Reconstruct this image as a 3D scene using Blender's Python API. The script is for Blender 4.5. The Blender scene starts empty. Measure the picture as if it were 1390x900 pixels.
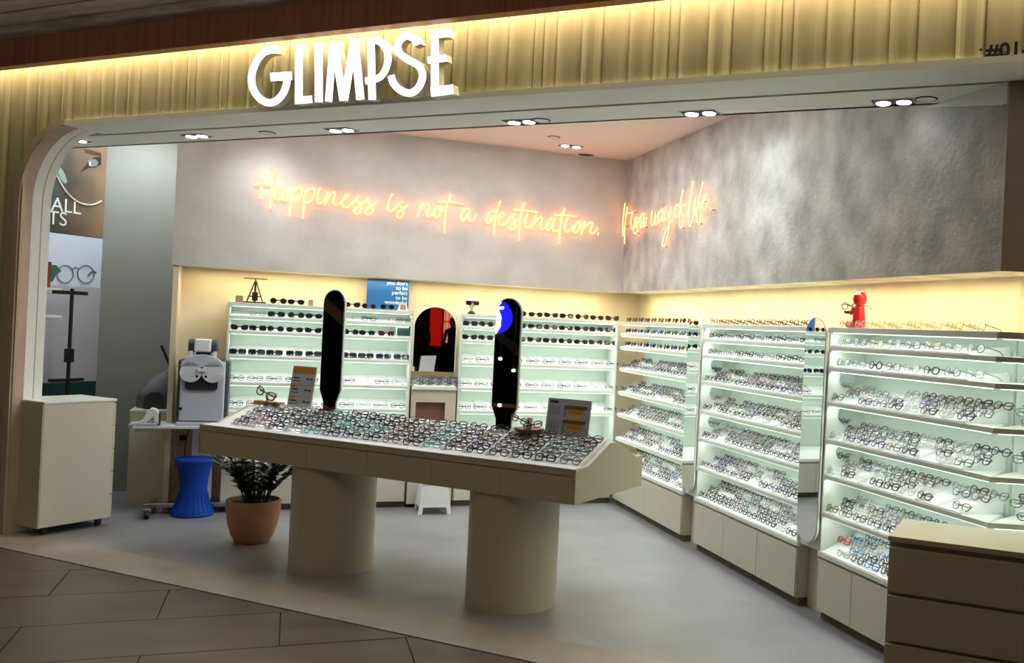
import bpy, math, random
from mathutils import Matrix, Vector

# ------------------------------------------------------------------ camera, world, exposure
SC = bpy.context.scene
COL = SC.collection
PXW, PXH = 1390.0, 900.0
FPX, PX0, PY0, ROLL, EYE = 1288.0, 886.0, 449.0, 0.048, 1.62
cr, sr = math.cos(ROLL), math.sin(ROLL)
cam_data = bpy.data.cameras.new('camera')
cam = bpy.data.objects.new('camera', cam_data)
COL.objects.link(cam)
cam.matrix_world = Matrix(((cr, -sr, 0, 0), (0, 0, -1, 0), (sr, cr, 0, EYE), (0, 0, 0, 1)))
cam_data.sensor_fit = 'HORIZONTAL'
cam_data.sensor_width = 36.0
cam_data.lens = FPX * 36.0 / PXW
cam_data.shift_x = (PXW / 2 - PX0) / PXW
cam_data.shift_y = (PY0 - PXH / 2) / PXW
cam_data.clip_start = 0.05
SC.camera = cam

world = bpy.data.worlds.new('world')
SC.world = world
world.use_nodes = True
world.node_tree.nodes['Background'].inputs[0].default_value = (0.62, 0.60, 0.58, 1)
world.node_tree.nodes['Background'].inputs[1].default_value = 0.10
SC.view_settings.view_transform = 'Standard'
SC.view_settings.look = 'None'
SC.view_settings.exposure = 0.0
SC.view_settings.gamma = 1.0
SC.view_settings.use_curve_mapping = False


class Frame:
    """a vertical reference plane of the shop: x runs to the right, y into the wall, z up"""
    def __init__(s, O, th):
        s.O = O; s.th = th
        s.ex = (math.cos(th), math.sin(th)); s.ey = (-math.sin(th), math.cos(th))
    def w(s, a, b, z=0.0):
        return Vector((s.O[0] + a * s.ex[0] + b * s.ey[0], s.O[1] + a * s.ex[1] + b * s.ey[1], z))
    def loc(s, X, Y):
        dx, dy = X - s.O[0], Y - s.O[1]
        return dx * s.ex[0] + dy * s.ex[1], dx * s.ey[0] + dy * s.ey[1]
    def on(s, x, y, n=0.0):
        r = ray(x, y)
        d0 = -(s.O[0] * s.ey[0] + s.O[1] * s.ey[1])
        t = (n - d0) / (r[0] * s.ey[0] + r[1] * s.ey[1])
        return s.loc(r[0] * t, r[1] * t)[0], EYE + r[2] * t


def ray(x, y):
    u, v = x - PX0, y - PY0
    return ((u * cr + v * sr) / FPX, 1.0, -(-u * sr + v * cr) / FPX)


def onz(x, y, z):
    r = ray(x, y); t = (z - EYE) / r[2]
    return r[0] * t, t


BACK = Frame((-0.3072, 8.8164), 0.3644)      # front plane of the back shelving / bulkhead
RIGHT = Frame((-0.3072, 8.8164), -1.1899)    # front plane of the right shelving / bulkhead
FRONT = Frame((0.0, 4.612), -0.4171)         # shop front
TABLE = Frame((-0.372, 5.052), -0.4390)      # front right top corner of the island table
TURN = Frame(tuple(RIGHT.w(4.95, 0)[:2]), -0.10)
WORLDF = Frame((0, 0), 0.0)

# ------------------------------------------------------------------ lamps (area light helper)
def area(name, frame, s, n, z, lx, ly, power, color, rot=(0, 0, 0), spread=math.pi):
    l = bpy.data.lights.new(name, 'AREA')
    l.shape = 'RECTANGLE'; l.size = lx; l.size_y = ly; l.energy = power; l.color = color; l.spread = spread
    o = bpy.data.objects.new(name, l); COL.objects.link(o)
    o.matrix_world = Matrix.Translation(frame.w(s, n, z)) @ Matrix.Rotation(frame.th, 4, 'Z') @ Matrix.Rotation(rot[0], 4, 'X')
    return o


def spot(name, pos, target, power, color, size=0.9, blend=0.6, radius=0.03):
    l = bpy.data.lights.new(name, 'SPOT')
    l.energy = power; l.color = color; l.spot_size = size; l.spot_blend = blend; l.shadow_soft_size = radius
    o = bpy.data.objects.new(name, l); COL.objects.link(o)
    d = Vector(target) - Vector(pos)
    o.rotation_euler = d.to_track_quat('-Z', 'Y').to_euler(); o.location = pos
    return o


COOL = (0.86, 0.95, 1.0); WARM = (1.0, 0.82, 0.50); SHELFC = (0.90, 1.0, 0.90); MALLC = (1.0, 0.86, 0.68)
# cool area fill added under the shop ceiling, standing in for its downlights
area('shop_ceiling_fill', BACK, -2.2, -1.3, 3.16, 2.6, 0.8, 46, COOL)
area('shop_ceiling_fill', RIGHT, 2.2, -0.9, 3.16, 2.2, 0.4, 26, COOL)
area('shop_ceiling_fill', BACK, -4.15, 0.45, 3.16, 0.5, 0.6, 16, COOL)  # added only to brighten the dark alcove and its side wall
# cove strip over the fluted fascia
area('cove_lamp', FRONT, -3.0, -0.085, 3.31, 10.5, 0.04, 60, (1.0, 0.88, 0.52))
# dim mall lighting in front of the shop, with an added fill
area('mall_lamp', FRONT, -1.0, -3.2, 3.38, 7.0, 0.8, 8, MALLC)
area('mall_ceiling_fill', FRONT, -2.0, -2.6, 3.0, 9.0, 0.3, 60, MALLC, rot=(math.pi, 0, 0))  # unseen fill turned upward, added to brighten the mall ceiling
# warm cove above the shelves
area('shelf_cove_lamp', BACK, -1.85, 0.10, 1.945, 3.5, 0.06, 13, WARM)
area('shelf_cove_lamp', RIGHT, 2.5, 0.10, 1.945, 4.8, 0.06, 21, WARM)
area('shelf_cove_lamp', TURN, 0.9, 0.10, 1.945, 1.6, 0.06, 5, WARM)

# ------------------------------------------------------------------ materials
MATS = {}
def srgb(r, g, b):
    f = lambda c: (c / 255 / 12.92) if c / 255 <= 0.04045 else ((c / 255 + 0.055) / 1.055) ** 2.4
    return (f(r), f(g), f(b), 1.0)


def mat(name, col, rough=0.5, metal=0.0, emit=None, estr=0.0, noise=None, bump=None, alpha=1.0, trans=0.0, spec=0.5, var=None):
    if name in MATS: return MATS[name]
    m = bpy.data.materials.new(name); m.use_nodes = True
    nt = m.node_tree; b = nt.nodes['Principled BSDF']
    c = srgb(*col)
    b.inputs['Base Color'].default_value = c
    b.inputs['Roughness'].default_value = rough; b.inputs['Metallic'].default_value = metal
    b.inputs['Specular IOR Level'].default_value = spec
    b.inputs['Alpha'].default_value = alpha
    b.inputs['Transmission Weight'].default_value = trans
    if emit:
        b.inputs['Emission Color'].default_value = srgb(*emit); b.inputs['Emission Strength'].default_value = estr
    tc = None
    if noise or bump:
        tc = nt.nodes.new('ShaderNodeTexCoord')
    if noise:   # (scale, colour2, detail, stretch, lo, hi)
        sc, c2, det, st, lo, hi = noise
        mp = nt.nodes.new('ShaderNodeMapping'); mp.inputs['Scale'].default_value = st
        nt.links.new(tc.outputs['Object'], mp.inputs['Vector'])
        nz = nt.nodes.new('ShaderNodeTexNoise'); nz.inputs['Scale'].default_value = sc; nz.inputs['Detail'].default_value = det
        nt.links.new(mp.outputs[0], nz.inputs['Vector'])
        rp = nt.nodes.new('ShaderNodeValToRGB')
        rp.color_ramp.elements[0].position = lo; rp.color_ramp.elements[1].position = hi
        rp.color_ramp.elements[0].color = c; rp.color_ramp.elements[1].color = srgb(*c2)
        nt.links.new(nz.outputs[0], rp.inputs[0]); nt.links.new(rp.outputs[0], b.inputs['Base Color'])
    if bump:    # (scale, strength, stretch)
        mp = nt.nodes.new('ShaderNodeMapping'); mp.inputs['Scale'].default_value = bump[2]
        nt.links.new(tc.outputs['Object'], mp.inputs['Vector'])
        nz = nt.nodes.new('ShaderNodeTexNoise'); nz.inputs['Scale'].default_value = bump[0]; nz.inputs['Detail'].default_value = 6
        nt.links.new(mp.outputs[0], nz.inputs['Vector'])
        bp = nt.nodes.new('ShaderNodeBump'); bp.inputs['Strength'].default_value = bump[1]; bp.inputs['Distance'].default_value = 0.01
        nt.links.new(nz.outputs[0], bp.inputs['Height']); nt.links.new(bp.outputs[0], b.inputs['Normal'])
    MATS[name] = m
    return m


def emis(name, col, st):
    return mat(name, (20, 20, 20), emit=col, estr=st)


ONE = (1, 1, 1)
M_floor = mat('shop floor screed', (138, 137, 142), 0.42, noise=(1.6, (120, 119, 124), 5, ONE, .35, .7), bump=(18, .05, ONE))
M_stone = mat('threshold stone', (150, 142, 132), 0.5, noise=(3, (128, 121, 112), 6, ONE, .35, .7))
M_tile = mat('mall floor tile', (92, 82, 70), 0.38, noise=(2.2, (74, 65, 55), 6, (1, 3, 1), .35, .7))
M_grout = mat('mall grout', (42, 37, 32), 0.8)
M_ceil = mat('ceiling paint', (232, 214, 205), 0.8)
M_soffit = mat('soffit paint', (240, 244, 240), 0.7)
M_groove = mat('shadow gap', (30, 30, 28), 0.9)
M_reveal = mat('pinkish reveal', (196, 172, 156), 0.6, noise=(6, (180, 156, 140), 4, (1, 1, .3), .3, .7))
M_clad = mat('fluted cladding', (180, 172, 142), 0.55, noise=(5, (162, 153, 122), 5, (1, 1, .12), .3, .7), bump=(30, .05, (1, 1, .1)))
M_header = mat('brown wood header', (176, 112, 78), 0.5, noise=(40, (146, 90, 62), 5, (1, 1, .02), .35, .7))
M_mallceil = mat('mall ceiling', (206, 196, 180), 0.8, noise=(9, (160, 150, 136), 5, (.3, 2, 1), .35, .65), bump=(40, .4, (.2, 3, 1)))
M_plaster = mat('grey plaster', (212, 204, 194), 0.7, noise=(3.2, (188, 181, 172), 9, (1, 1, 1), .30, .72), bump=(22, .22, ONE))
M_plaster2 = mat('rough grey plaster', (212, 207, 198), 0.62, noise=(4.5, (158, 154, 147), 11, (1, 1, .8), .32, .68), bump=(30, .55, ONE))
M_taupe = mat('taupe wall', (226, 210, 194), 0.8, noise=(3, (214, 198, 182), 4, ONE, .3, .7))
M_recess = mat('recess wall', (226, 214, 186), 0.75, noise=(4, (216, 203, 174), 4, ONE, .3, .7))
M_greywall = mat('side wall', (150, 152, 146), 0.8, noise=(2, (142, 144, 138), 4, ONE, .3, .7))
M_shelf = mat('white laminate', (222, 228, 218), 0.4)
M_shelfback = mat('shelf back laminate', (206, 220, 210), 0.5)
M_cream = mat('cream laminate', (198, 192, 168), 0.42)
M_creamdoor = mat('cream door laminate', (204, 200, 182), 0.38)
M_edge = mat('laminate shadow joint', (96, 88, 70), 0.8)
M_tray = mat('white tray', (240, 242, 242), 0.35)
M_acryl = mat('white acrylic divider', (248, 250, 250), 0.15)
M_mirror = mat('mirror glass', (232, 238, 236), 0.015, metal=1.0)
M_black = mat('black plastic', (20, 20, 22), 0.35)
M_white = mat('white plastic', (225, 228, 230), 0.35)
M_chrome = mat('brushed metal', (170, 172, 176), 0.25, metal=1.0)
M_rim = mat('white mirror edge', (236, 236, 230), 0.35)

# ------------------------------------------------------------------ mesh builder
class MB:
    def __init__(s): s.v = []; s.f = []; s.m = []; s.mats = []
    def _mi(s, m):
        if m is None: return 0
        if m not in s.mats: s.mats.append(m)
        return s.mats.index(m)
    def add(s, vs, fs, m=None):
        o = len(s.v); s.v += [tuple(v) for v in vs]; s.f += [[i + o for i in f] for f in fs]; s.m += [s._mi(m)] * len(fs)
        return s
    def box(s, x0, x1, y0, y1, z0, z1, m=None):
        vs = [(x, y, z) for z in (z0, z1) for y in (y0, y1) for x in (x0, x1)]
        return s.add(vs, [(0, 2, 3, 1), (4, 5, 7, 6), (0, 1, 5, 4), (2, 6, 7, 3), (0, 4, 6, 2), (1, 3, 7, 5)], m)
    def prism(s, poly, lo, hi, axis='y', m=None):
        """polygon in the plane across AXIS, swept from lo to hi along it"""
        n = len(poly)
        if axis == 'y': f = lambda p, t: (p[0], t, p[1])
        elif axis == 'x': f = lambda p, t: (t, p[0], p[1])
        else: f = lambda p, t: (p[0], p[1], t)
        vs = [f(p, lo) for p in poly] + [f(p, hi) for p in poly]
        fs = [list(range(n))[::-1], list(range(n, 2 * n))] + [(i, (i + 1) % n, n + (i + 1) % n, n + i) for i in range(n)]
        return s.add(vs, fs, m)
    def lathe(s, prof, seg=24, c=(0, 0), m=None, cap=True):
        n = len(prof); vs = []
        for k in range(seg):
            a = 2 * math.pi * k / seg
            vs += [(c[0] + r * math.cos(a), c[1] + r * math.sin(a), z) for r, z in prof]
        fs = []
        for k in range(seg):
            k2 = (k + 1) % seg
            fs += [(k * n + i, k2 * n + i, k2 * n + i + 1, k * n + i + 1) for i in range(n - 1)]
        if cap:
            if prof[0][0] > 1e-6: fs.append([k * n for k in range(seg)][::-1])
            if prof[-1][0] > 1e-6: fs.append([k * n + n - 1 for k in range(seg)])
        return s.add(vs, fs, m)
    def tube(s, path, r, seg=6, m=None, closed=False):
        P = [Vector(p) for p in path]; n = len(P); vs = []
        for i, p in enumerate(P):
            a = P[(i - 1) % n] if (closed or i > 0) else p; b = P[(i + 1) % n] if (closed or i < n - 1) else p
            t = (b - a).normalized() if (b - a).length > 1e-9 else Vector((0, 0, 1))
            up = Vector((0, 0, 1)) if abs(t.z) < 0.9 else Vector((0, 1, 0))
            u = t.cross(up).normalized(); w = u.cross(t)
            rr = r[i] if isinstance(r, (list, tuple)) else r
            vs += [p + u * rr * math.cos(2 * math.pi * k / seg) + w * rr * math.sin(2 * math.pi * k / seg) for k in range(seg)]
        fs = []
        for i in range(n if closed else n - 1):
            j = (i + 1) % n
            fs += [(i * seg + k, i * seg + (k + 1) % seg, j * seg + (k + 1) % seg, j * seg + k) for k in range(seg)]
        if not closed: fs += [list(range(seg))[::-1], list(range((n - 1) * seg, n * seg))]
        return s.add(vs, fs, m)
    def xf(s, M):
        s.v = [tuple(M @ Vector(v)) for v in s.v]; return s
    def join(s, o, M=None):
        k = len(s.v); s.v += [tuple(M @ Vector(v)) for v in o.v] if M else list(o.v)
        s.f += [[i + k for i in f] for f in o.f]; s.m += [s._mi(o.mats[i]) if o.mats else 0 for i in o.m]
        return s
    def mesh(s, name, m=None, smooth=False):
        me = bpy.data.meshes.new(name); me.from_pydata(s.v, [], s.f)
        for mm in (s.mats or ([m] if m else [])): me.materials.append(mm)
        if len(s.mats) > 1: me.polygons.foreach_set('material_index', s.m)
        if smooth:
            me.polygons.foreach_set('use_smooth', [True] * len(me.polygons)); me.set_sharp_from_angle(angle=math.radians(38))
        me.update(); return me
    def build(s, name, m=None, parent=None, smooth=False, bevel=0.0, label=None):
        o = bpy.data.objects.new(name, s.mesh(name, m, smooth)); COL.objects.link(o)
        if parent: o.parent = parent
        if bevel:
            b = o.modifiers.new('bevel', 'BEVEL'); b.width = bevel; b.segments = 2; b.limit_method = 'ANGLE'
        if label: o['label'] = label
        return o


def place(o, frame, s=0, n=0, z=0, rz=0.0):
    o.location = frame.w(s, n, z); o.rotation_euler = (0, 0, frame.th + rz); return o


def thing(name, label, cat, frame, s=0, n=0, z=0, rz=0.0, group=None):
    o = bpy.data.objects.new(name, None); COL.objects.link(o); o.empty_display_size = 0.1
    o['label'] = label; o['category'] = cat
    if group: o['group'] = group
    return place(o, frame, s, n, z, rz)


def tag(o, label, cat, group=None):
    o['label'] = label; o['category'] = cat
    if group: o['group'] = group
    return o


def struct(name, mb, m, frame=WORLDF, smooth=False):
    o = mb.build(name, m, smooth=smooth); o['kind'] = 'structure'; place(o, frame); return o


def sub(name, mb, m, parent, **k): return mb.build(name, m, parent, **k)


def spline(pts, k=5):
    """Catmull-Rom through 2D/3D points"""
    P = [Vector(p) for p in pts]; P = [P[0] * 2 - P[1]] + P + [P[-1] * 2 - P[-2]]; out = []
    for i in range(1, len(P) - 2):
        a, b, c, d = P[i - 1:i + 3]
        for j in range(k):
            t = j / k
            out.append(0.5 * ((2 * b) + (c - a) * t + (2 * a - 5 * b + 4 * c - d) * t * t + (3 * b - a - 3 * c + d) * t ** 3))
    out.append(P[-2]); return out


def clip(poly, f):
    out = []
    for i, p in enumerate(poly):
        q = poly[(i + 1) % len(poly)]; a, b = f(p), f(q)
        if a >= 0: out.append(p)
        if (a >= 0) != (b >= 0):
            t = a / (a - b); out.append((p[0] + (q[0] - p[0]) * t, p[1] + (q[1] - p[1]) * t))
    return out


def ribbon(path, w):
    """thick 2D stroke with mitred joints"""
    P = [Vector((p[0], p[1])) for p in path]; L, R = [], []
    for i, p in enumerate(P):
        ww = w[i] if isinstance(w, (list, tuple)) else w
        d1 = (p - P[i - 1]).normalized() if i > 0 else None
        d2 = (P[i + 1] - p).normalized() if i < len(P) - 1 else None
        d = ((d1 or d2) + (d2 or d1)).normalized(); nn = Vector((-d.y, d.x))
        k = 1.0
        if d1 and d2: k = 1 / max(0.5, nn.dot(Vector((-d1.y, d1.x))))
        L.append(p + nn * ww / 2 * k); R.append(p - nn * ww / 2 * k)
    return L, R


random.seed(7)
CEIL, SOF, BULK = 3.187, 2.803, 1.96
DEP = 0.27                    # depth of the recess behind the shelf fronts
# ------------------------------------------------------------------ floor
mb = MB(); mb.prism([tuple(FRONT.w(-9, -0.25)[:2]), tuple(FRONT.w(6, -0.25)[:2]), tuple(FRONT.w(6, 9)[:2]), tuple(FRONT.w(-9, 9)[:2])], -0.12, 0.0, 'z')
struct('floor', mb, M_floor)
mb = MB(); mb.box(-9, 6, -0.25, 0.10, 0.0, 0.004)
struct('trim_1', mb, M_stone, FRONT)
mb = MB(); mb.prism([tuple(FRONT.w(-16, -0.25)[:2]), tuple(FRONT.w(16, -0.25)[:2]), tuple(FRONT.w(16, -26)[:2]), tuple(FRONT.w(-16, -26)[:2])], -0.12, -0.012, 'z')
mallfloor = struct('floor_mall', mb, M_grout)
cut = lambda p: -0.256 - FRONT.loc(*p)[1]
GRID = Frame((-3.6, 5.0), 0.3644)
for j in range(-9, 4):
    for i in range(-6, 9):
        a0 = i * 1.2 + (0.6 if j % 2 else 0.0) - 0.8; b0 = j * 0.56 + 0.10
        poly = [tuple(GRID.w(a0 + 0.003, b0 + 0.003)[:2]), tuple(GRID.w(a0 + 1.197, b0 + 0.003)[:2]), tuple(GRID.w(a0 + 1.197, b0 + 0.557)[:2]), tuple(GRID.w(a0 + 0.003, b0 + 0.557)[:2])]
        poly = clip(poly, cut)
        if len(poly) < 3: continue
        cx = sum(p[0] for p in poly) / len(poly); cy = sum(p[1] for p in poly) / len(poly)
        if cy < -1.5 or abs(cx) > 6.5: continue
        t = MB().prism(poly, -0.012, random.uniform(-0.0008, 0.0008), 'z'); sub('tile', t, M_tile, mallfloor)

# ------------------------------------------------------------------ ceiling, soffit, facade
mb = MB(); mb.prism([tuple(FRONT.w(-8, 0.55)[:2]), tuple(FRONT.w(5, 0.55)[:2]), tuple(FRONT.w(5, 9)[:2]), tuple(FRONT.w(-8, 9)[:2])], CEIL, CEIL + 0.1, 'z')
struct('ceiling', mb, M_ceil)
mb = MB(); mb.box(-8, 4, 0.285, 0.61, SOF, SOF + 0.03); mb.box(-8, 4, 0.58, 0.61, SOF, CEIL)
soffit = struct('ceiling_soffit', mb, M_soffit, FRONT)
mb = MB(); mb.box(-8, 4, 0.255, 0.29, SOF + 0.025, SOF + 0.05); struct('trim_2', mb, M_groove, FRONT)
# arch liner: pinkish reveal then white band, following the rounded left corner of the opening
SJ, RJ = -4.80, 0.50
arc = [(SJ, 0.0), (SJ, SOF - RJ)] + [(SJ + RJ - RJ * math.cos(a), SOF - RJ + RJ * math.sin(a)) for a in [math.pi / 2 * k / 14 for k in range(1, 15)]] + [(4.0, SOF)]
arco = [(SJ - 0.06, 0.0), (SJ - 0.06, SOF - RJ)] + [(SJ + RJ - (RJ + .06) * math.cos(a), SOF - RJ + (RJ + .06) * math.sin(a)) for a in [math.pi / 2 * k / 14 for k in range(1, 15)]] + [(4.0, SOF + .06)]
def arch_band(n0, n1, m, name, k1=None):
    A = arc[:k1]; Bq = arco[:k1]; n = len(A); vs = []
    for (a, b) in ((A, n0), (Bq, n0), (Bq, n1), (A, n1)): vs += [(p[0], b, p[1]) for p in a]
    fs = []
    for i in range(n - 1):
        for q in range(4):
            q2 = (q + 1) % 4; fs.append((q * n + i, q2 * n + i, q2 * n + i + 1, q * n + i + 1))
    fs += [(0, n, 2 * n, 3 * n), (n - 1, 4 * n - 1, 3 * n - 1, 2 * n - 1)]
    return struct(name, MB().add(vs, fs), m, FRONT)
arch_band(-0.03, 0.065, M_reveal, 'trim_3', 15)
arch_band(0.065, 0.130, M_soffit, 'trim_4', 15); arch_band(0.136, 0.195, M_soffit, 'trim_5', 15)
mb = MB(); mb.box(SJ + RJ - .05, 4, -0.042, 0.25, SOF, SOF + 0.03); struct('trim_6', mb, M_soffit, FRONT)

def arch_z(s):
    if s <= SJ: return 0.0
    if s >= SJ + RJ: return SOF + 0.005
    return SOF - RJ + math.sqrt(max(0, RJ * RJ - (SJ + RJ - s) ** 2)) + 0.01
# fluted cladding: every board is a piece of its own
edges_px = [-60, -38, -20, 4, 18, 38, 55, 70, 87, 103, 120, 140, 158, 176, 193, 216, 235, 254, 268, 298, 312, 338, 357, 372, 392, 408, 428, 447, 462, 483, 500, 518,
            538, 556, 575, 592, 613, 634, 662, 690, 723, 736, 755, 789, 818, 853, 884, 906, 921, 960, 993, 1035, 1058, 1075, 1120, 1157, 1205, 1244, 1295, 1336, 1390, 1440, 1490]
es = [FRONT.on(x, 130 - 0.02 * x)[0] for x in edges_px]
wf = struct('wall_front', MB().box(-9, SJ - .06, 0.0, 0.05, 0.0, 3.5).box(SJ - .06, 4, 0.0, 0.05, SOF + 0.06, 3.5), M_clad, FRONT)
for i in range(len(es) - 1):
    a, b = es[i] + 0.0015, es[i + 1] - 0.0015; W = b - a; amp = min(0.026, W * 0.22) if W < 0.12 else 0.016
    K = 6; vs = []; splits = [a + W * k / K for k in range(K + 1)]
    if a < SJ < b: splits[min(range(K + 1), key=lambda k: abs(splits[k] - SJ))] = SJ - 1e-4
    for k, s_ in enumerate(splits):
        u = k / K; y = -0.004 - amp * math.sin(math.pi * min(1, max(0, u))) ** 0.8 - (0.010 * (1 - u) if W > 0.10 else 0)
        z0 = arch_z(s_)
        vs += [(s_, y, z0), (s_, y, 3.42), (s_, 0.0, 3.42), (s_, 0.0, z0)]
    fs = []
    for k in range(K):
        o = 4 * k; fs += [(o, o + 4, o + 5, o + 1), (o + 1, o + 5, o + 6, o + 2), (o + 3, o, o, o)[:3] if False else (o, o + 3, o + 7, o + 4)]
    fs += [(0, 1, 2, 3), (4 * K, 4 * K + 3, 4 * K + 2, 4 * K + 1)]
    sub('cladding_board', MB().add(vs, fs), M_clad, wf, smooth=False)
# header box and mall ceiling
mb = MB(); mb.box(-9, 4.5, -0.20, -0.13, 3.18, 3.36)
struct('trim_7', mb, M_header, FRONT)
mb = MB(); mb.box(-9, 4.5, -0.30, -0.13, 3.361, 3.45); struct('trim_8', mb, M_mallceil, FRONT)
mc = struct('ceiling_mall', MB().box(-16, 16, -26, -0.30, 3.40, 3.45), M_mallceil, FRONT)
for k in range(16):
    sub('ceiling_slat', MB().box(-9, 4.5, -0.50 - k * 0.16, -0.36 - k * 0.16, 3.392, 3.401), M_mallceil, mc)

MIT = DEP * math.tan((TURN.th - RIGHT.th) / 2)
# ------------------------------------------------------------------ walls
struct('wall_back', MB().box(-3.74, DEP + .3, DEP, DEP + 0.1, 0, CEIL).box(-3.74, -3.70, 0.02, 1.02, 0, CEIL), M_recess, BACK)
struct('wall_right', MB().box(-DEP - .3, 4.95 - MIT, DEP, DEP + 0.1, 0, CEIL), M_recess, RIGHT)
struct('trim_9', MB().box(-3.75, 0.0, 0.0, DEP, BULK, CEIL), M_plaster, BACK)          # plaster bulkheads
struct('trim_10', MB().prism([(0, 0), (4.95, 0), (4.95 - MIT, DEP), (0, DEP)], BULK, CEIL, 'z'), M_plaster2, RIGHT)
struct('trim_11', MB().prism([(0, 0), (3, 0), (3, DEP), (MIT, DEP)], BULK, CEIL, 'z'), M_taupe, TURN)
struct('wall_right_end', MB().box(MIT, 3.2, DEP, DEP + .1, 0, CEIL), M_recess, TURN)
struct('wall_left', MB().box(-4.45, -3.70, 1.0, 1.1, 0, CEIL), M_greywall, BACK)
Pa = BACK.w(-4.41, 1.0); Pq = Vector((-4.942, 7.691, 0)); dd = (Pa - Pq).normalized()
POST = Frame((Pa.x, Pa.y), math.atan2(dd.y, dd.x))
struct('wall_left_side', MB().box(-2.2, 0.0, 0.0, 0.1, 0, CEIL), M_greywall, POST)
struct('baseboard_back', MB().box(-3.74, -3.34, DEP - .012, DEP, 0, 0.06), M_cream, BACK)
# opposite side of the mall, seen only in the mirrors
M_mallwall = mat('dark mall wall', (58, 44, 36), 0.6, noise=(2, (38, 30, 26), 4, ONE, .3, .7))
struct('wall_mall', MB().box(-16, 16, -26.2, -26.0, -0.1, 3.4).box(-16.2, -16, -26, 0, -.1, 3.5).box(16, 16.2, -26, 0, -.1, 3.5).box(-16, -9, 0, .1, -.1, 3.5).box(4, 16, 0, .1, -.1, 3.5), M_mallwall, FRONT)

# ------------------------------------------------------------------ eyewear prototypes
def lens_outline(kind, a=0.0255, b=0.020, seg=14):
    pts = []
    for k in range(seg):
        t = 2 * math.pi * k / seg; c, s = math.cos(t), math.sin(t)
        e = {'round': 1.0, 'square': 0.55, 'cat': 0.8, 'aviator': 0.85, 'shield': 0.5}[kind]
        x = a * math.copysign(abs(c) ** e, c); z = b * math.copysign(abs(s) ** e, s)
        if kind == 'cat': z += 0.007 * max(0, c) * (1 if s > 0 else 0); x += 0.003 * max(0, s)
        if kind == 'aviator': x *= 1 + 0.14 * s; z -= 0.002
        if kind == 'shield': x *= 1.12
        if kind == 'round': z *= 1.12; x *= .93
        pts.append((x, z))
    return pts


def frame_mb(kind, thick=0.0032, seg=14, folded=True, fm=None, lm=None, temples=True, lens=True):
    m = MB(); cx = 0.0345 if kind != 'shield' else 0.031
    for sg in (-1, 1):
        pts = [(sg * (cx + x), z) for x, z in lens_outline(kind, seg=seg)]
        c = (sg * cx, 0.0); n = len(pts)
        inner = [(c[0] + (x - c[0]) * (1 - thick / .024), z * (1 - thick / .020)) for x, z in pts]
        yb = lambda x: 0.0035 * (abs(x) / 0.06) ** 2 * 1.6
        vs = []
        for (x, z), (xi, zi) in zip(pts, inner):
            vs += [(x, yb(x), z), (xi, yb(xi), zi), (xi, yb(xi) + .004, zi), (x, yb(x) + .004, z)]
        fs = []
        for k in range(n):
            o, p = 4 * k, 4 * ((k + 1) % n)
            fs += [(o, p, p + 1, o + 1), (o + 1, p + 1, p + 2, o + 2), (o + 2, p + 2, p + 3, o + 3), (o + 3, p + 3, p, o)]
        m.add(vs, fs, fm)
        if lens: m.add([(xi, yb(xi) + .002, zi) for xi, zi in inner], [list(range(n))], lm)
        if temples:
            ox = sg * (cx + 0.0265)
            if folded: m.add(*bar((ox, .004, .008), (ox, .012, .008), .0022, .005), fm); m.add(*bar((ox, .012 + sg * .002, .008), (-sg * 0.052, .016 + sg * .002, .0), .0018, .0045), fm)
            else: m.add(*bar((ox, .004, .008), (ox * 1.02, .095, .006), .0018, .0050), fm); m.add(*bar((ox * 1.02, .095, .006), (ox, .135, -.016), .0018, .0045), fm)
    m.add(*bar((-.012, .001, .005), (.012, .001, .005), .0025, thick * 1.2), fm)
    return m


def bar(p, q, hx, hz):
    p, q = Vector(p), Vector(q); d = (q - p).normalized()
    up = Vector((0, 0, 1)); u = d.cross(up).normalized() * hx / 2 if abs(d.z) < .95 else Vector((hx / 2, 0, 0)); w = up * hz / 2
    vs = [e + a * u + b * w for e in (p, q) for a, b in ((-1, -1), (1, -1), (1, 1), (-1, 1))]
    return vs, [(0, 1, 2, 3)[::-1], (4, 5, 6, 7), (0, 1, 5, 4), (1, 2, 6, 5), (2, 3, 7, 6), (3, 0, 4, 7)]


FC = {'black': (22, 22, 24), 'dark brown': (58, 36, 26), 'tortoiseshell': (96, 60, 38), 'navy': (30, 36, 70), 'dark green': (18, 52, 48), 'teal': (52, 118, 116), 'mint': (140, 196, 190),
      'clear': (208, 210, 208), 'grey': (98, 100, 104), 'silver': (160, 162, 166), 'gold': (170, 140, 84), 'burgundy': (92, 26, 34), 'red': (176, 30, 36), 'purple': (84, 50, 120), 'pink': (214, 150, 160), 'taupe': (128, 108, 96), 'blue': (40, 92, 150)}
FM = {k: mat(k + ' frame', v, 0.3, metal=0.9 if k in ('silver', 'gold') else 0.0) for k, v in FC.items()}
M_sunlens = mat('dark sun lens', (18, 22, 22), 0.08)
M_brownlens = mat('brown sun lens', (46, 27, 20), 0.08)
M_clearlens = mat('demo lens', (235, 245, 245), 0.05, alpha=0.14)
KINDS = ('round', 'square', 'cat', 'aviator')
PARTS, SINGLES = {}, {}


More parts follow.
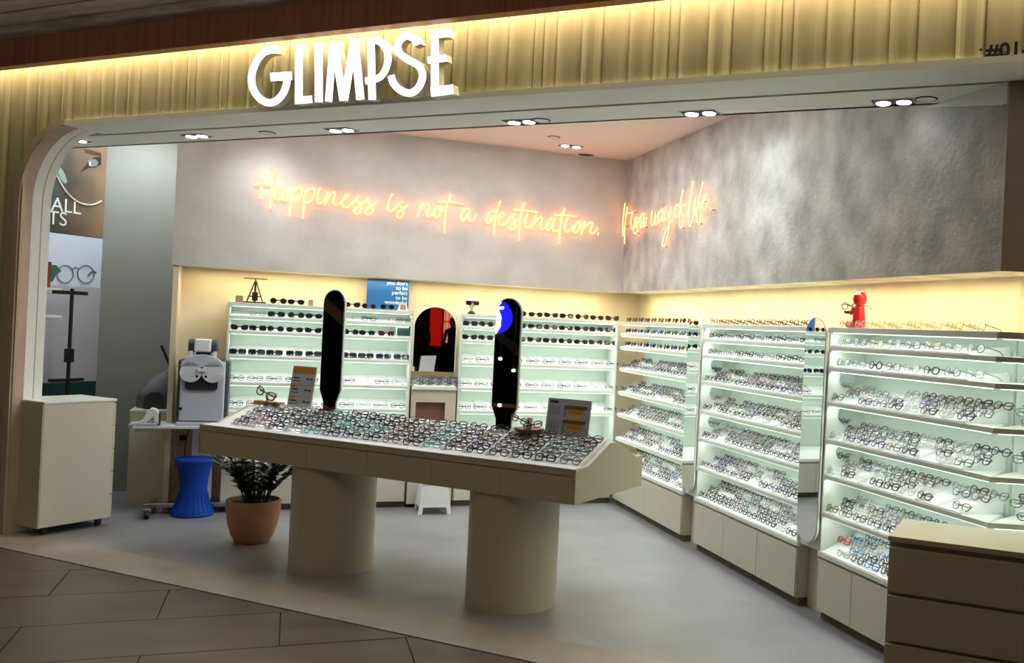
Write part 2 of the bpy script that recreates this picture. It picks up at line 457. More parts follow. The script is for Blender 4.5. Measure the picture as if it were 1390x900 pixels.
def part_meshes(kind, colr, folded):
    key = (kind, colr, folded)
    if key not in PARTS:
        th = .0050 if colr in ('black', 'tortoiseshell', 'dark brown', 'dark green', 'burgundy', 'red') else (.0018 if colr in ('silver', 'gold') else .0036)
        fr = frame_mb(kind, th, temples=False, lens=False).mesh('frame', FM[colr])
        ln = []; tp = []
        for sg in (-1, 1):
            pts = [(sg * (.0345 + x * .86), .0028, z * .86) for x, z in lens_outline(kind)]
            ln.append(MB().add(pts, [list(range(len(pts)))]).mesh('lens', M_clearlens))
            ox = sg * .061; t = MB()
            if folded: t.add(*bar((ox, .004, .008), (ox, .012, .008), .0022, .005)); t.add(*bar((ox, .012 + sg * .002, .008), (-sg * .052, .016 + sg * .002, 0), .0018, .0045))
            else: t.add(*bar((ox, .004, .008), (ox * 1.02, .095, .006), .0018, .005)); t.add(*bar((ox * 1.02, .095, .006), (ox, .135, -.016), .0018, .0045))
            tp.append(t.mesh('temple', FM[colr]))
        PARTS[key] = (fr, ln, tp)
    return PARTS[key]


def single_mesh(kind, colr, sun, folded=True):
    key = (kind, colr, sun, folded)
    if key not in SINGLES:
        th = .0046 if colr in ('black', 'tortoiseshell', 'dark brown', 'navy', 'dark green') else .0024
        SINGLES[key] = frame_mb(kind, th, seg=12, folded=folded, fm=FM[colr], lm={0: M_clearlens, 1: M_sunlens, 2: M_brownlens}[sun]).mesh('eyewear')
    return SINGLES[key]


GLASSES = []      # every pair: dict(frame,s,n,z,rz,tilt,kind,col,sun,label,group,parts,folded)
def pair(frame, s, n, z, label, group, kind, colr, sun=0, tilt=0.0, rz=0.0, folded=True, size=1.0):
    GLASSES.append(dict(M=Matrix.Translation(frame.w(s, n, z)) @ Matrix.Rotation(frame.th + rz, 4, 'Z') @ Matrix.Rotation(tilt, 4, 'X') @ Matrix.Scale(size, 4),
                        label=label, group=group, kind=kind, col=colr, sun=sun, folded=folded, dist=(frame.w(s, n, z) - Vector((0, 0, EYE))).length))


ORD = ['first', 'second', 'third', 'fourth', 'fifth', 'sixth', 'seventh', 'eighth', 'ninth', 'tenth', 'eleventh', 'twelfth', 'thirteenth', 'fourteenth', 'fifteenth', 'sixteenth', 'seventeenth', 'eighteenth', 'nineteenth', 'twentieth']
SZ = [1.69, 1.58, 1.46, 1.26, 1.043, 0.8385, 0.619]       # heights of the shelf fronts
BASEZ = 0.39

# ------------------------------------------------------------------ shelving units
def shelf_unit(frame, s0, s1, label, upto=7, doors=3, slant=True, side_l=True, side_r=True, light=1.0, ml=0.0, mr=0.0):
    W = s1 - s0
    t = thing('shelving_unit', label, 'shelf', frame, s0, 0, 0, group=None)
    sub('back_panel', MB().box(ml, W - mr, DEP - .016, DEP - .002, BASEZ, SZ[0] - .005), M_shelfback, t)
    if side_l: sub('side_panel', MB().box(0, 0.016, 0.004, DEP - .017, (BASEZ if frame is BACK else SZ[6] - .03), SZ[0] - .002), M_shelf, t)
    if side_r: sub('side_panel', MB().box(W - 0.016, W, 0.004, DEP - .017, BASEZ, SZ[0] - .002), M_shelf, t)
    for k in range(upto):
        z = SZ[k]
        sb = sub('shelf', MB().prism([(.017 if not ml else 0, 0), (W - .017 if not mr else W, 0), (W - .017 - mr, DEP - .017), (.017 + ml, DEP - .017)], z - .024, z, 'z') if k else
                 MB().prism([(-.004 if not ml else 0, -.004), (W + .004 if not mr else W, -.004), (W + .004 - mr, DEP - .002), (-.004 + ml, DEP - .002)], z - .03, z, 'z'), M_shelf, t, bevel=.0015)
        if k == 0: continue
        rise = 0.035 if k < 3 else (0.075 if slant else 0.05)
        sub('tray', MB().prism([(0.004, z), (DEP - .02, z), (DEP - .02, z + rise), (0.03, z + 0.006), (0.004, z + 0.006)], 0.02 + ml, W - 0.02 - mr, 'x'), M_tray, sb)
        n = max(2, int(W / .155))
        for q in range(1, n):
            x = 0.02 + (W - .04) * q / n
            if x < ml or x > W - mr: continue
            sub('divider', MB().prism([(0.001, z), (DEP - .03, z + rise), (DEP - .03, z + rise + .012), (0.001, z + .014)], x - .0012, x + .0012, 'x'), M_acryl, sb)
    # base cabinet
    sub('cabinet_body', MB().box(ml, W - mr, 0.02, DEP - .002, 0.05, BASEZ - 0.03), M_cream, t)
    sub('plinth', MB().box(0.004 + ml, W - .004 - mr, 0.035, DEP - .01, 0.0, 0.05), M_edge, t)
    top = sub('cabinet_top', MB().prism([(-.002, -.004), (W + .002, -.004), (W - mr, DEP - .003), (ml, DEP - .003)], BASEZ - .026, BASEZ, 'z'), M_shelf, t, bevel=.0015)
    sub('tray', MB().prism([(0.0, BASEZ), (DEP - .02, BASEZ), (DEP - .02, BASEZ + .10), (0.02, BASEZ + 0.006), (0.0, BASEZ + .006)], 0.02 + ml, W - 0.02 - mr, 'x'), M_tray, top)
    dw = (W - .012) / doors
    for k in range(doors):
        sub('door', MB().box(.006 + k * dw + .002, .006 + (k + 1) * dw - .002, 0.0, 0.019, 0.055, BASEZ - 0.042), M_creamdoor, t, bevel=.0015)
    # LED strips under the shelves
    for k in range(min(upto, 7)):
        z = SZ[k] - (.031 if k == 0 else .025)
        sub('led_strip', MB().box(0.03, W - .03, 0.012, 0.020, z - .004, z - .0002), MATS.get('led') or emis('led', (235, 255, 235), 2), t)
        area('shelf_lamp', frame, (s0 + s1) / 2, 0.022, z - .006, W - .06, 0.012, (1.15 if k else .9) * W * light, SHELFC, rot=(0.35, 0, 0))
    return t


uA = shelf_unit(BACK, -3.33, -1.875, 'white back wall shelving unit between grey optical machine and arched recess', doors=4, upto=6)
uB = shelf_unit(BACK, -1.465, -0.012, 'white back wall shelving unit from arched recess to the room corner', doors=3, upto=6)
fill = [RIGHT.on(x, 147.9 - (x - 1190) * .029) for x in range(1190, 1359, 8)]; fill = [p for p in fill if p[1] < SOF - .001]
struct('trim_15', MB().prism([(fill[0][0] - .02, SOF - .001)] + fill + [(4.951, fill[-1][1]), (4.951, SOF - .001)], -.012, 0.0, 'y'), M_soffit, RIGHT)
u1 = shelf_unit(RIGHT, 0.012, 1.60, 'white shelving unit of the side wall touching the room corner', doors=2, side_l=False)
u2 = shelf_unit(RIGHT, 1.83, 3.33, 'white shelving unit of the side wall standing between the two narrow mirrors', doors=3)
u3 = shelf_unit(RIGHT, 3.57, 4.95, 'white shelving unit nearest the shop front, behind the drawer counter', doors=4, side_r=False, mr=MIT)
u4 = shelf_unit(TURN, 0.0, 1.7, 'white shelving unit turning the corner beside the taupe wall', doors=4, side_l=False, ml=MIT)

# wall mirrors between the side-wall units, each in front of a narrow filler panel
for (a, b, lab) in ((1.603, 1.827, 'narrow arched mirror strip on side wall, the one nearer the room corner'), (3.333, 3.567, 'narrow arched mirror strip on side wall beside the red figurine')):
    t = thing('wall_mirror', lab, 'mirror', RIGHT, (a + b) / 2, -0.012, 0, group=None)
    w = (b - a) / 2 - .006
    sh = [(-w, 0.42 + w), (-w, 1.745 - w)] + [(-w * math.cos(q), 1.745 - w + w * math.sin(q)) for q in [math.pi * k / 16 for k in range(1, 16)]] + [(w, 1.745 - w), (w, 0.42 + w)] + [(w * math.cos(q), 0.42 + w - w * math.sin(q)) for q in [math.pi * k / 16 for k in range(1, 16)]]
    sub('mirror_glass', MB().prism(sh, -.004, .0, 'y'), M_mirror, t)
    sub('rim', MB().prism([(x * 1.05, 1.08 + (z - 1.08) * 1.008) for x, z in sh], .0, .012, 'y'), M_rim, t)
    sub('backing', MB().box(-w - .004, w + .004, .03, DEP - .0, 0.385, 1.55), M_shelf, t)
    place_ = sub('base', MB().box(-w - .004, w + .004, .10, DEP, 0.0, 0.38), M_cream, t)

# arched recess of the back wall: tall mirror, counter, brown panel, stool
t = thing('arched_mirror', 'wide arched mirror in the back wall reflecting a red shop', 'mirror', BACK, -1.67, 0.10, 0)
w = .178; zt = 1.735
sh = [(-w, 1.17), (-w, zt - w)] + [(-w * math.cos(q), zt - w + w * math.sin(q)) for q in [math.pi * k / 20 for k in range(1, 20)]] + [(w, zt - w), (w, 1.17)]
sub('mirror_glass', MB().prism(sh, -.004, 0, 'y'), M_mirror, t)
sub('rim', MB().prism([(x * 1.06, 1.17 + (z - 1.17) * 1.02) for x, z in sh], 0.0005, .02, 'y'), M_rim, t)
t = thing('recess_counter', 'cream counter of the recess under the arched mirror, with brown panel', 'counter', BACK, -1.67, 0, 0)
sub('counter_top', MB().box(-.19, .19, -.03, DEP - .005, 1.02, 1.045), M_shelf, t)
sub('tray', MB().prism([(-.02, 1.045), (.09, 1.045), (.09, 1.11), (-.02, 1.052)], -.18, .18, 'x'), M_tray, t)
sub('apron', MB().box(-.19, .19, -.01, .10, .91, 1.019), M_cream, t)
sub('side_panel', MB().box(-.19, -.15, -.01, .10, .40, .909), M_cream, t)
sub('side_panel', MB().box(.10, .19, -.01, .10, .40, .909), M_cream, t)
sub('brown_panel', MB().box(-.149, .099, .03, .05, .40, .909), mat('brown panel', (120, 78, 66), .6), t)
sub('lower_panel', MB().box(-.19, .19, .0, .10, 0.03, .399), M_creamdoor, t)

# ------------------------------------------------------------------ island table
TL, TW, TZ0, TZ1, TPK = 2.86, .82, .672, .86, .97
TABLE2 = TABLE
table = thing('display_table', 'long cream island table on two round columns, full of eyeglasses', 'table', TABLE, -TL / 2, .41, 0)
X0, X1 = -TL / 2, TL / 2
def Y(y): return y - .41
prof = [(Y(0), TZ0), (Y(TW), TZ0), (Y(TW), TZ1), (Y(TW - .09), TZ1), (Y(.45), TPK), (Y(.38), TPK), (Y(.13), TZ1 + .004), (Y(0), TZ1)]
sub('end_panel', MB().prism(prof, X1 - .018, X1, 'x'), M_cream, table, bevel=.002)
sub('end_panel', MB().prism(prof, X0, X0 + .018, 'x'), M_cream, table, bevel=.002)
nap = 6; aw = TL / nap
for k in range(nap):
    sub('front_panel', MB().box(X0 + k * aw + .0012, X0 + (k + 1) * aw - .0012, Y(0) , Y(.018), TZ0, TZ1 - .042), M_cream, table)
sub('top_rail', MB().box(X0 + .001, X1 - .0185, Y(.0), Y(.018), TZ1 - .037, TZ1), M_cream, table)
sub('rear_panel', MB().box(X0 + .019, X1 - .019, Y(TW - .018), Y(TW), TZ0, TZ1), M_cream, table)
sub('underside', MB().box(X0 + .019, X1 - .019, Y(.019), Y(TW - .019), TZ0 + .002, TZ0 + .02), M_cream, table)
sub('display_slope', MB().prism([(Y(.019), TZ1 - .03), (Y(TW - .019), TZ1 - .03), (Y(TW - .09), TZ1 - .004), (Y(.45), TPK - .010), (Y(.38), TPK - .010), (Y(.12), TZ1 - .004), (Y(.019), TZ1 - .004)], X0 + .019, X1 - .019, 'x'), M_tray, table)
sub('front_ledge', MB().box(X0 + .0185, X1 - .0185, Y(-.006), Y(.10), TZ1 - .003, TZ1 + .003), M_tray, table)
for xs in (-1.935, -.555):
    sub('column_base', MB().lathe([(.262, 0.0), (.262, TZ0 - .001)], 64, (xs + TL / 2, Y(.282))), M_cream, table, smooth=True)
NC = 17
ca, cb = X0 + .16, X1 - .03
slope = math.atan2(TPK - TZ1, .26)
for k in range(NC):
    x = cb - (k + .5) * (cb - ca) / NC; hw = (cb - ca) / NC / 2 - .006
    tr = MB()
    for j in range(7):
        y0 = .115 + j * .044
        z0 = TZ1 + (y0 - .115) * math.tan(slope)
        tr.prism([(Y(y0), z0 - .004), (Y(y0 + .044), z0 - .004 + .0), (Y(y0 + .044), z0 + .020), (Y(y0 + .030), z0 + .016)], x - hw, x + hw, 'x')
    for sg in (-1, 1):
        tr.prism([(Y(.11), TZ1), (Y(.42), TPK + .0), (Y(.42), TPK + .022), (Y(.11), TZ1 + .018)], x + sg * hw - .002, x + sg * hw + .002, 'x')
    sub('display_tray', tr, M_acryl, table)
    # colours by region
    f = k / (NC - 1)
    if f < .12: pal = ['grey', 'teal', 'black', 'silver', 'grey']
    elif f < .34: pal = ['clear', 'black', 'grey', 'taupe', 'black', 'purple', 'tortoiseshell']
    elif f < .40: pal = ['mint', 'teal', 'mint', 'teal']
    elif f < .56: pal = ['taupe', 'tortoiseshell', 'dark brown', 'taupe']
    elif f < .78: pal = ['dark green', 'teal', 'dark green', 'black', 'mint']
    elif f < .90: pal = ['black', 'burgundy', 'clear', 'grey', 'burgundy', 'teal']
    else: pal = ['clear', 'purple', 'silver', 'pink', 'grey']
    for j in range(6):
        c = pal[(j * 3 + k * 2 + (j * k) % 3) % len(pal)]
        if 1 < k < 4 and j < 2 and k == 1: c = 'black'
        y0 = .122 + j * .048; z0 = TZ1 + .026 + (y0 - .115) * math.tan(slope)
        pair(TABLE, x - TL / 2 + random.uniform(-.006, .006), y0, z0, f'{c} eyeglasses, {ORD[j]} from front, {ORD[k]} tray from corner end of the display table', 'eyeglasses on the island table',
             KINDS[(k * 5 + j * 3) % 4], c, 0, tilt=-.42, rz=random.uniform(-.05, .05), folded=True, size=1.10)

# ------------------------------------------------------------------ eyewear on the shelves
dark_lens_cols = ['black', 'dark brown', 'black', 'tortoiseshell', 'black', 'navy']
eye_cols = ['black', 'grey', 'dark brown', 'black', 'silver', 'tortoiseshell', 'navy', 'clear', 'black', 'taupe', 'dark green', 'purple']
SHN = ['top shelf', 'second shelf', 'third shelf', 'fourth shelf', 'fifth shelf', 'sixth shelf', 'seventh shelf', 'base cabinet']
def px_s(frame, x, y, n=.04): return frame.on(x, y, n)[0]
def back_row(k, xs, sun, where, y=None):
    z = SZ[k] + (.028 if k < 3 else .034)
    for i, x in enumerate(xs):
        s = px_s(BACK, x, 402 + .067 * (x - 311) + 33 * 0)
        kd = KINDS[(i * 3 + k) % 4] if sun else KINDS[(i + k) % 4]
        sn = (2 if (where == 'B' and k == 0) or (i * 7 + k) % 11 == 3 else 1) if sun else 0
        col = ('black' if sn == 1 else 'dark brown') if sun else eye_cols[(i * 5 + k * 3) % len(eye_cols)]
        if k == 3 and where == 'A': kd = 'shield'; sn = 1; col = ['navy', 'black', 'dark brown', 'grey', 'navy', 'dark brown', 'black', 'black', 'blue'][i % 9]
        w_ = 'beside the grey machine' if where == 'A' else 'by the room corner'
        nm = ('sunglasses' if sn else 'eyeglasses')
        pair(BACK, s, .035, z, f'{col} {nm}, {ORD[i]} from the recess side, {SHN[k]} of back corner unit' if where == 'B' else f'{col} {nm}, {ORD[i]} from the machine side, {SHN[k]} of back wall unit',
             nm + ' on the back wall', kd, col, sn, tilt=-.12 if sn and k < 3 else -.35, size=1.1 if sn else 1.0)
back_row(0, [378, 402, 478], 1, 'A'); back_row(0, [501, 525], 2, 'A') if False else None
z = SZ[0] + .024
pair(BACK, px_s(BACK, 501, 415), .04, z, 'maroon-lensed sunglasses on top shelf just before the blue poster', 'sunglasses on the back wall', 'round', 'burgundy', 2, tilt=-.1)
pair(BACK, px_s(BACK, 526, 417), .04, z, 'round black sunglasses on top shelf in front of the blue poster', 'sunglasses on the back wall', 'round', 'black', 1, tilt=-.1)
back_row(1, [376, 403, 427, 452], 1, 'A'); back_row(2, [327, 352, 376, 402, 427, 452, 478, 500, 526], 1, 'A')
pair(BACK, px_s(BACK, 350, 420), .035, SZ[1] + .028, 'clear eyeglasses alone near machine end of the second back shelf', 'eyeglasses on the back wall', 'square', 'silver', 0, tilt=-.2)
pair(BACK, px_s(BACK, 501, 430), .035, SZ[1] + .028, 'black-browed eyeglasses on the second shelf under the blue poster', 'eyeglasses on the back wall', 'square', 'black', 0, tilt=-.2)
pair(BACK, px_s(BACK, 548, 433), .035, SZ[1] + .028, 'dark brown eyeglasses above the small dark framed card', 'eyeglasses on the back wall', 'square', 'dark brown', 0, tilt=-.2)
back_row(3, [326, 352, 376, 403, 429, 452, 477, 500, 524, 548], 1, 'A')
back_row(4, [326, 352, 377, 403, 427, 452, 477, 523, 546], 0, 'A'); back_row(5, [326, 352, 427, 452, 477, 500, 523, 546], 0, 'A')
for k in (0, 1, 2): back_row(k, ([] if k == 0 else [639, 661, 683]) + [705, 727, 748, 769, 790, 810, 831], 1, 'B')
for k in (3, 4, 5): back_row(k, [636, 658, 680, 703, 726, 748, 770, 792, 814, 834], 0, 'B')
for r_ in range(4):
    for i in range(5):
        pair(BACK, -1.83 + i * .078 + (r_ % 2) * .03, -.008 + r_ * .024, 1.075 + r_ * .016, f'black eyeglasses heaped on recess counter, {ORD[r_]} row, {ORD[i]} from its machine side', 'eyeglasses on the recess counter', KINDS[i % 4], 'black' if (i + r_) % 3 else 'grey', 0, tilt=-.6, size=.8)


def side_unit(frame, s0, s1, uname, gname, tops, upto=7):
    W = s1 - s0; rnd = random.Random(hash(len(uname)) % 97)
    for k in range(8):
        if k < 3:
            n = int(W / .15); st, cols = tops[k]
            for i in range(n):
                s = s0 + .02 + (W - .04) * (i + .5) / n; c = cols[i % len(cols)]
                nm = 'sunglasses' if st else 'eyeglasses'
                pair(frame, s, .04, SZ[k] + (.024 if k == 0 else .032), f'{c} {nm}, {ORD[i]} from far end, {SHN[k]} of {uname}', f'{nm} on {gname}', KINDS[(i + k) % 4], c, st if st < 2 else (1 + i % 2), tilt=-.2, folded=False if (not st and k) or k == 0 and not st else True, size=.98 if k else .95)
        else:
            rows = 4 if k < 7 else 5; n = int(W / .134); z = SZ[k] if k < 7 else BASEZ; rise = .075 if k < 7 else .10
            for r_ in range(rows):
                for i in range(n):
                    if rnd.random() < (.10 if r_ else .05): continue
                    y0 = .030 + r_ * (DEP - .05) / rows; zz = z + .012 + rise * (y0 - .03) / (DEP - .05) + .022
                    s = s0 + .035 + (W - .07) * (i + .5 + (.22 if r_ % 2 else -.22)) / n
                    c = rnd.choice(['black', 'black', 'grey', 'dark brown', 'navy', 'silver', 'black', 'tortoiseshell'] if r_ == rows - 1 else ['clear', 'grey', 'black', 'black', 'purple', 'dark brown', 'taupe', 'navy', 'grey', 'black'])
                    if uname.startswith('nearest') and k == 7: c = rnd.choice(['red', 'blue', 'black', 'pink', 'silver', 'teal', 'black'])
                    pair(frame, s, y0, zz, f'{c} eyeglasses, {ORD[i]} from far end, {ORD[r_]} row, {SHN[k]} of {uname}', f'eyeglasses on {gname}', KINDS[rnd.randrange(4)], c, 0, tilt=-.45, rz=rnd.uniform(-.08, .08), size=.98)
side_unit(RIGHT, 0.012, 1.60, 'corner unit', 'the side wall unit at the corner', [(2, ['dark brown', 'tortoiseshell', 'black']), (1, ['black', 'navy', 'blue']), (2, ['black', 'navy', 'gold'])])
side_unit(RIGHT, 1.83, 3.33, 'middle unit', 'the middle side wall unit', [(0, ['dark brown', 'burgundy', 'tortoiseshell', 'black']), (0, ['black', 'navy', 'grey']), (0, ['black', 'grey', 'silver', 'black'])])
side_unit(RIGHT, 3.57, 4.86, 'nearest unit', 'the side wall unit nearest the front', [(0, ['gold', 'silver']), (0, ['silver', 'grey', 'gold']), (0, ['grey', 'silver', 'black'])])
side_unit(TURN, 0.12, .80, 'end unit', 'the unit turning the corner', [(0, ['gold', 'grey']), (0, ['silver', 'grey']), (0, ['silver', 'black'])])

# realise them: the 300 nearest of each kind singly, the rest of the eyeglasses as one mass
eg = sorted([g for g in GLASSES if not g['sun']], key=lambda g: g['dist'])
sgl = [g for g in GLASSES if g['sun']]
for n_, g in enumerate(eg[:300]):
    o = bpy.data.objects.new('eyeglasses', None); o.empty_display_size = .05
    tag(o, g['label'], 'glasses', g['group']); o.matrix_world = g['M']; COL.objects.link(o)
    fr, ln, tp = part_meshes(g['kind'], g['col'], g['folded'])
    for nm, me in (('frame', fr), ('lens', ln[0]), ('lens', ln[1]), ('temple', tp[0]), ('temple', tp[1])):
        c = bpy.data.objects.new(nm, me); c.parent = o; COL.objects.link(c)
for g in sgl:
    o = bpy.data.objects.new('sunglasses', single_mesh(g['kind'], g['col'], g['sun'], g['folded']))
    tag(o, g['label'], 'sunglasses', g['group']); o.matrix_world = g['M']; COL.objects.link(o)
rest = MB(); cache = {}
for g in eg[300:]:
    key = (g['kind'], g['col'], g['folded'])
    if key not in cache: cache[key] = frame_mb(g['kind'], .0042, seg=10, folded=g['folded'], fm=FM[g['col']], lens=False)
    rest.join(cache[key], g['M'])
ro = rest.build('eyeglasses_rows'); ro['kind'] = 'stuff'
tag(ro, 'many more small eyeglasses filling the farther shelves of the back and side walls', 'glasses')

# ------------------------------------------------------------------ things on the island table
def table_mirror(xc, lab, zt, wd=.088):
    t = thing('table_mirror', lab, 'mirror', TABLE, xc, .41, TPK - .004)
    h = zt - TPK; w = wd; nk = w * .62
    sh = [(-nk, 0), (-nk, .075), (-w, .155), (-w, h - w)] + [(-w * math.cos(q), h - w + w * math.sin(q)) for q in [math.pi * k / 20 for k in range(1, 20)]] + [(w, h - w), (w, .155), (nk, .075), (nk, 0)]
    sub('mirror_glass', MB().prism(sh, -.009, -.005, 'y'), M_mirror, t)
    sub('rim', MB().prism([(x * 1.07, z * 1.008) for x, z in sh], -.005, .009, 'y'), M_rim, t)
    sub('foot', MB().box(-.09, .09, -.05, .05, -.002, .008), M_white, t)
    return t
table_mirror(-2.13, 'tall arched table mirror showing only darkness, beside the ochre price board', 1.79)
table_mirror(-.745, 'tall arched table mirror reflecting a blue and white glowing sign', 1.775)
M_ochre = mat('ochre print', (196, 140, 50), .6); M_paper = mat('grey card', (186, 190, 200), .55); M_ink = mat('dark ink', (40, 44, 56), .6); M_grn = mat('green print', (128, 150, 90), .6)
def lean(o, a): o.rotation_euler = (a, 0, o.rotation_euler[2]); return o
t = thing('price_board', 'upright price board with ochre heading and three grey bands', 'sign', TABLE, -2.41, .41, TPK + .012)
W, H = .108, .285
sub('board', MB().box(-W, W, 0, .008, 0, H), mat('cream edge', (222, 206, 160), .5), t)
b = MB(); b.box(-W + .006, W - .006, -.002, -.0004, H - .05, H - .006, M_ochre)
for q in range(3):
    z1 = H - .056 - q * .078; b.box(-W + .006, W - .006, -.002, -.0004, z1 - .070, z1, M_paper)
    if q: b.box(-W + .008, -W + .055, -.003, -.0021, z1 - .012, z1 - .002, M_ochre)
    b.box(-W + .02, -W + .075, -.003, -.0021, z1 - .030, z1 - .022, M_ink); b.box(-W + .02, -W + .085, -.003, -.0021, z1 - .05, z1 - .045, M_ink)
    b.box(.03, .052, -.003, -.0021, z1 - .035, z1 - .024, M_ink); b.box(.062, .088, -.003, -.0021, z1 - .036, z1 - .026, M_ink)
sub('printing', b, None, t); lean(t, -.16)
t = thing('price_board', 'wide grey chart board with yellow and green tables near the end of table', 'sign', TABLE, -.305, .40, TPK + .012)
W, H = .145, .215
sub('board', MB().box(-W, W, 0, .008, 0, H), M_paper, t)
b = MB(); b.box(-W + .015, -W + .07, -.002, -.0004, H - .028, H - .014, M_ink)
for q in range(2):
    z1 = H - .035 - q * .085
    for c_ in range(4): b.box(-W + .015 + c_ * .02, -W + .027 + c_ * .02, -.002, -.0004, z1 - .065, z1 - .008, mat('pale print', (150, 158, 176), .6))
    b.box(-.03, .12, -.002, -.0004, z1 - .022, z1 - .002, mat('brown bar', (120, 84, 40), .6)); b.box(.0, .1, -.0026, -.0021, z1 - .05, z1 - .024, M_ochre)
    b.box(-.03, -.018, -.002, -.0004, z1 - .07, z1 - .024, M_grn); b.box(.0, .1, -.0026, -.0021, z1 - .074, z1 - .052, mat('yellow print', (206, 190, 110), .6))
sub('printing', b, None, t); lean(t, -.14)
# large cat-eye pair on a wooden block, and pale figure with brown glasses
M_wood = mat('walnut', (120, 76, 46), .5, noise=(30, (88, 54, 32), 5, (1, 1, .2), .3, .7)); M_lightwood = mat('light wood', (186, 146, 100), .5, noise=(20, (160, 120, 78), 5, (1, .2, 1), .3, .7))
t = thing('display_block', 'low wooden block on table holding the cat-eye glasses', 'stand', TABLE, -2.70, .41, TPK + .006)
sub('block', MB().box(-.10, .13, -.03, .03, 0, .03), M_lightwood, t, bevel=.004); sub('support', MB().tube([(0, 0, .03), (0, -.005, .07)], .008), M_lightwood, t)
t = thing('cat_eye_glasses', 'tilted tortoiseshell cat-eye glasses on the low wooden block', 'glasses', TABLE, -2.70, .385, TPK + .09)
fr, ln, tp = part_meshes('cat', 'tortoiseshell', True)
for nm, me in (('frame', fr), ('lens', ln[0]), ('lens', ln[1]), ('temple', tp[0]), ('temple', tp[1])):
    c = bpy.data.objects.new(nm, me); c.parent = t; COL.objects.link(c)
t.scale = (1.5, 1.5, 1.5); t.rotation_euler = (-.3, .3, t.rotation_euler[2])
t = thing('display_tray_stand', 'oval wooden tray stand beside the second mirror on the table', 'stand', TABLE, -.555, .40, TPK + .004)
sub('tray', MB().lathe([(.03, 0), (.085, .012), (.09, .03), (.08, .03), (.02, .014)], 24), M_wood, t, smooth=True)
sub('pale_figure', MB().lathe([(.02, .02), (.026, .04), (.014, .06), (.02, .075), (.016, .095), (.004, .10)], 16), mat('pale pink ceramic', (226, 200, 186), .4), t, smooth=True)
for i, (dx, dz, a, lab) in enumerate(((-.045, .085, .35, 'chunky brown glasses tilted high on the wooden tray stand'), (.045, .06, -.25, 'square brown glasses leaning low on the wooden tray stand'))):
    o = bpy.data.objects.new('eyeglasses', None); tag(o, lab, 'glasses'); COL.objects.link(o); place(o, TABLE, -.555 + dx, .355, TPK + dz); o.rotation_euler = (-.2, a, o.rotation_euler[2] + .2)
    fr, ln, tp = part_meshes('square', 'tortoiseshell', True)
    for nm, me in (('frame', fr), ('lens', ln[0]), ('lens', ln[1]), ('temple', tp[0]), ('temple', tp[1])):
        c = bpy.data.objects.new(nm, me); c.parent = o; COL.objects.link(c)

# ------------------------------------------------------------------ things on the back shelves
Zt = SZ[0]
t = thing('wooden_sculpture', 'dark wooden A-frame sculpture with a flat blade on its tip', 'ornament', BACK, px_s(BACK, 346, 404, .1), .10, Zt)
M_dw = mat('dark walnut', (62, 38, 26), .45, noise=(30, (44, 26, 18), 5, (1, 1, .2), .3, .7))
sub('base', MB().box(-.085, .085, -.05, .05, 0, .012), M_dw, t, bevel=.003)
for sx in (-1, 1):
    for sy in (-1, 1): sub('leg', MB().add(*bar((sx * .06, sy * .035, .012), (sx * .006, sy * .004, .175), .012, .012)), M_dw, t)
sub('cross_bar', MB().box(-.045, .045, -.006, .006, .05, .06), M_dw, t); sub('inner_post', MB().tube([(0, 0, .01), (0, 0, .17)], .008), M_dw, t)
sub('column_block', MB().box(-.022, .022, -.012, .012, .02, .09), M_dw, t)
sub('blade', MB().prism([(-.09, .0), (-.05, .012), (0, .006), (.06, .012), (.09, 0), (.06, -.012), (0, -.006), (-.05, -.012)], .196, .204, 'z'), M_wood, t)
sub('pin', MB().tube([(0, 0, .17), (0, 0, .2)], .004), M_dw, t)
t = thing('small_box', 'small brown ribbed box on top shelf beside the wooden sculpture', 'box', BACK, px_s(BACK, 325, 401, .1), .10, Zt)
M_tan = mat('tan card', (170, 134, 100), .7)
sub('box_body', MB().box(-.028, .028, -.02, .02, 0, .055), M_tan, t)
for q in range(5): sub('slat', MB().box(-.026 + q * .011, -.019 + q * .011, -.024, -.0201, .004, .055), M_tan, t)
t = thing('folded_card', 'small tan card standing on the top shelf near first table mirror', 'card', BACK, px_s(BACK, 422, 408, .06), .06, Zt)
sub('card_face', MB().box(-.02, .02, -.001, .001, 0, .05), M_tan, t); sub('card_back', MB().add(*bar((0, .002, .045), (0, .03, .0), .03, .002)), M_tan, t)
# blue poster
a, z_ = BACK.on(499, 374, .18); b_, _ = BACK.on(556, 380, .18)
t = thing('poster', 'blue poster with pale typewriter words leaning behind the top shelf', 'poster', BACK, (a + b_) / 2, .17, Zt); PWd = (b_ - a) / 2
sub('board', MB().box(-PWd, PWd, 0, .012, 0, .262), mat('blue print', (16, 84, 150), .5), t)
def text(body, size, parent, loc, m, extrude=.0006, align='CENTER', offset=0.0, rot=(math.pi / 2, 0, 0), name='lettering', sx=1.0):
    c = bpy.data.curves.new(name, 'FONT'); c.body = body; c.size = size; c.extrude = extrude; c.align_x = align; c.offset = offset; c.space_line = 1.0
    c.materials.append(m); o = bpy.data.objects.new(name, c); COL.objects.link(o)
    if parent: o.parent = parent
    dg_ = bpy.context.evaluated_depsgraph_get(); me = bpy.data.meshes.new_from_object(o.evaluated_get(dg_)); bpy.data.objects.remove(o); me.name = name
    o = bpy.data.objects.new(name, me); COL.objects.link(o)
    if parent: o.parent = parent
    o.location = loc; o.rotation_euler = rot; o.scale = (sx, 1, 1); return o
M_pale = mat('pale blue print', (200, 222, 226), .5)
for q, wd in enumerate(("you don't", 'to be', 'perfect', 'to be', 'wonderful')):
    text(wd, .046, t, (PWd - .014, -.001, .222 - q * .042), M_pale, .0003, 'RIGHT')
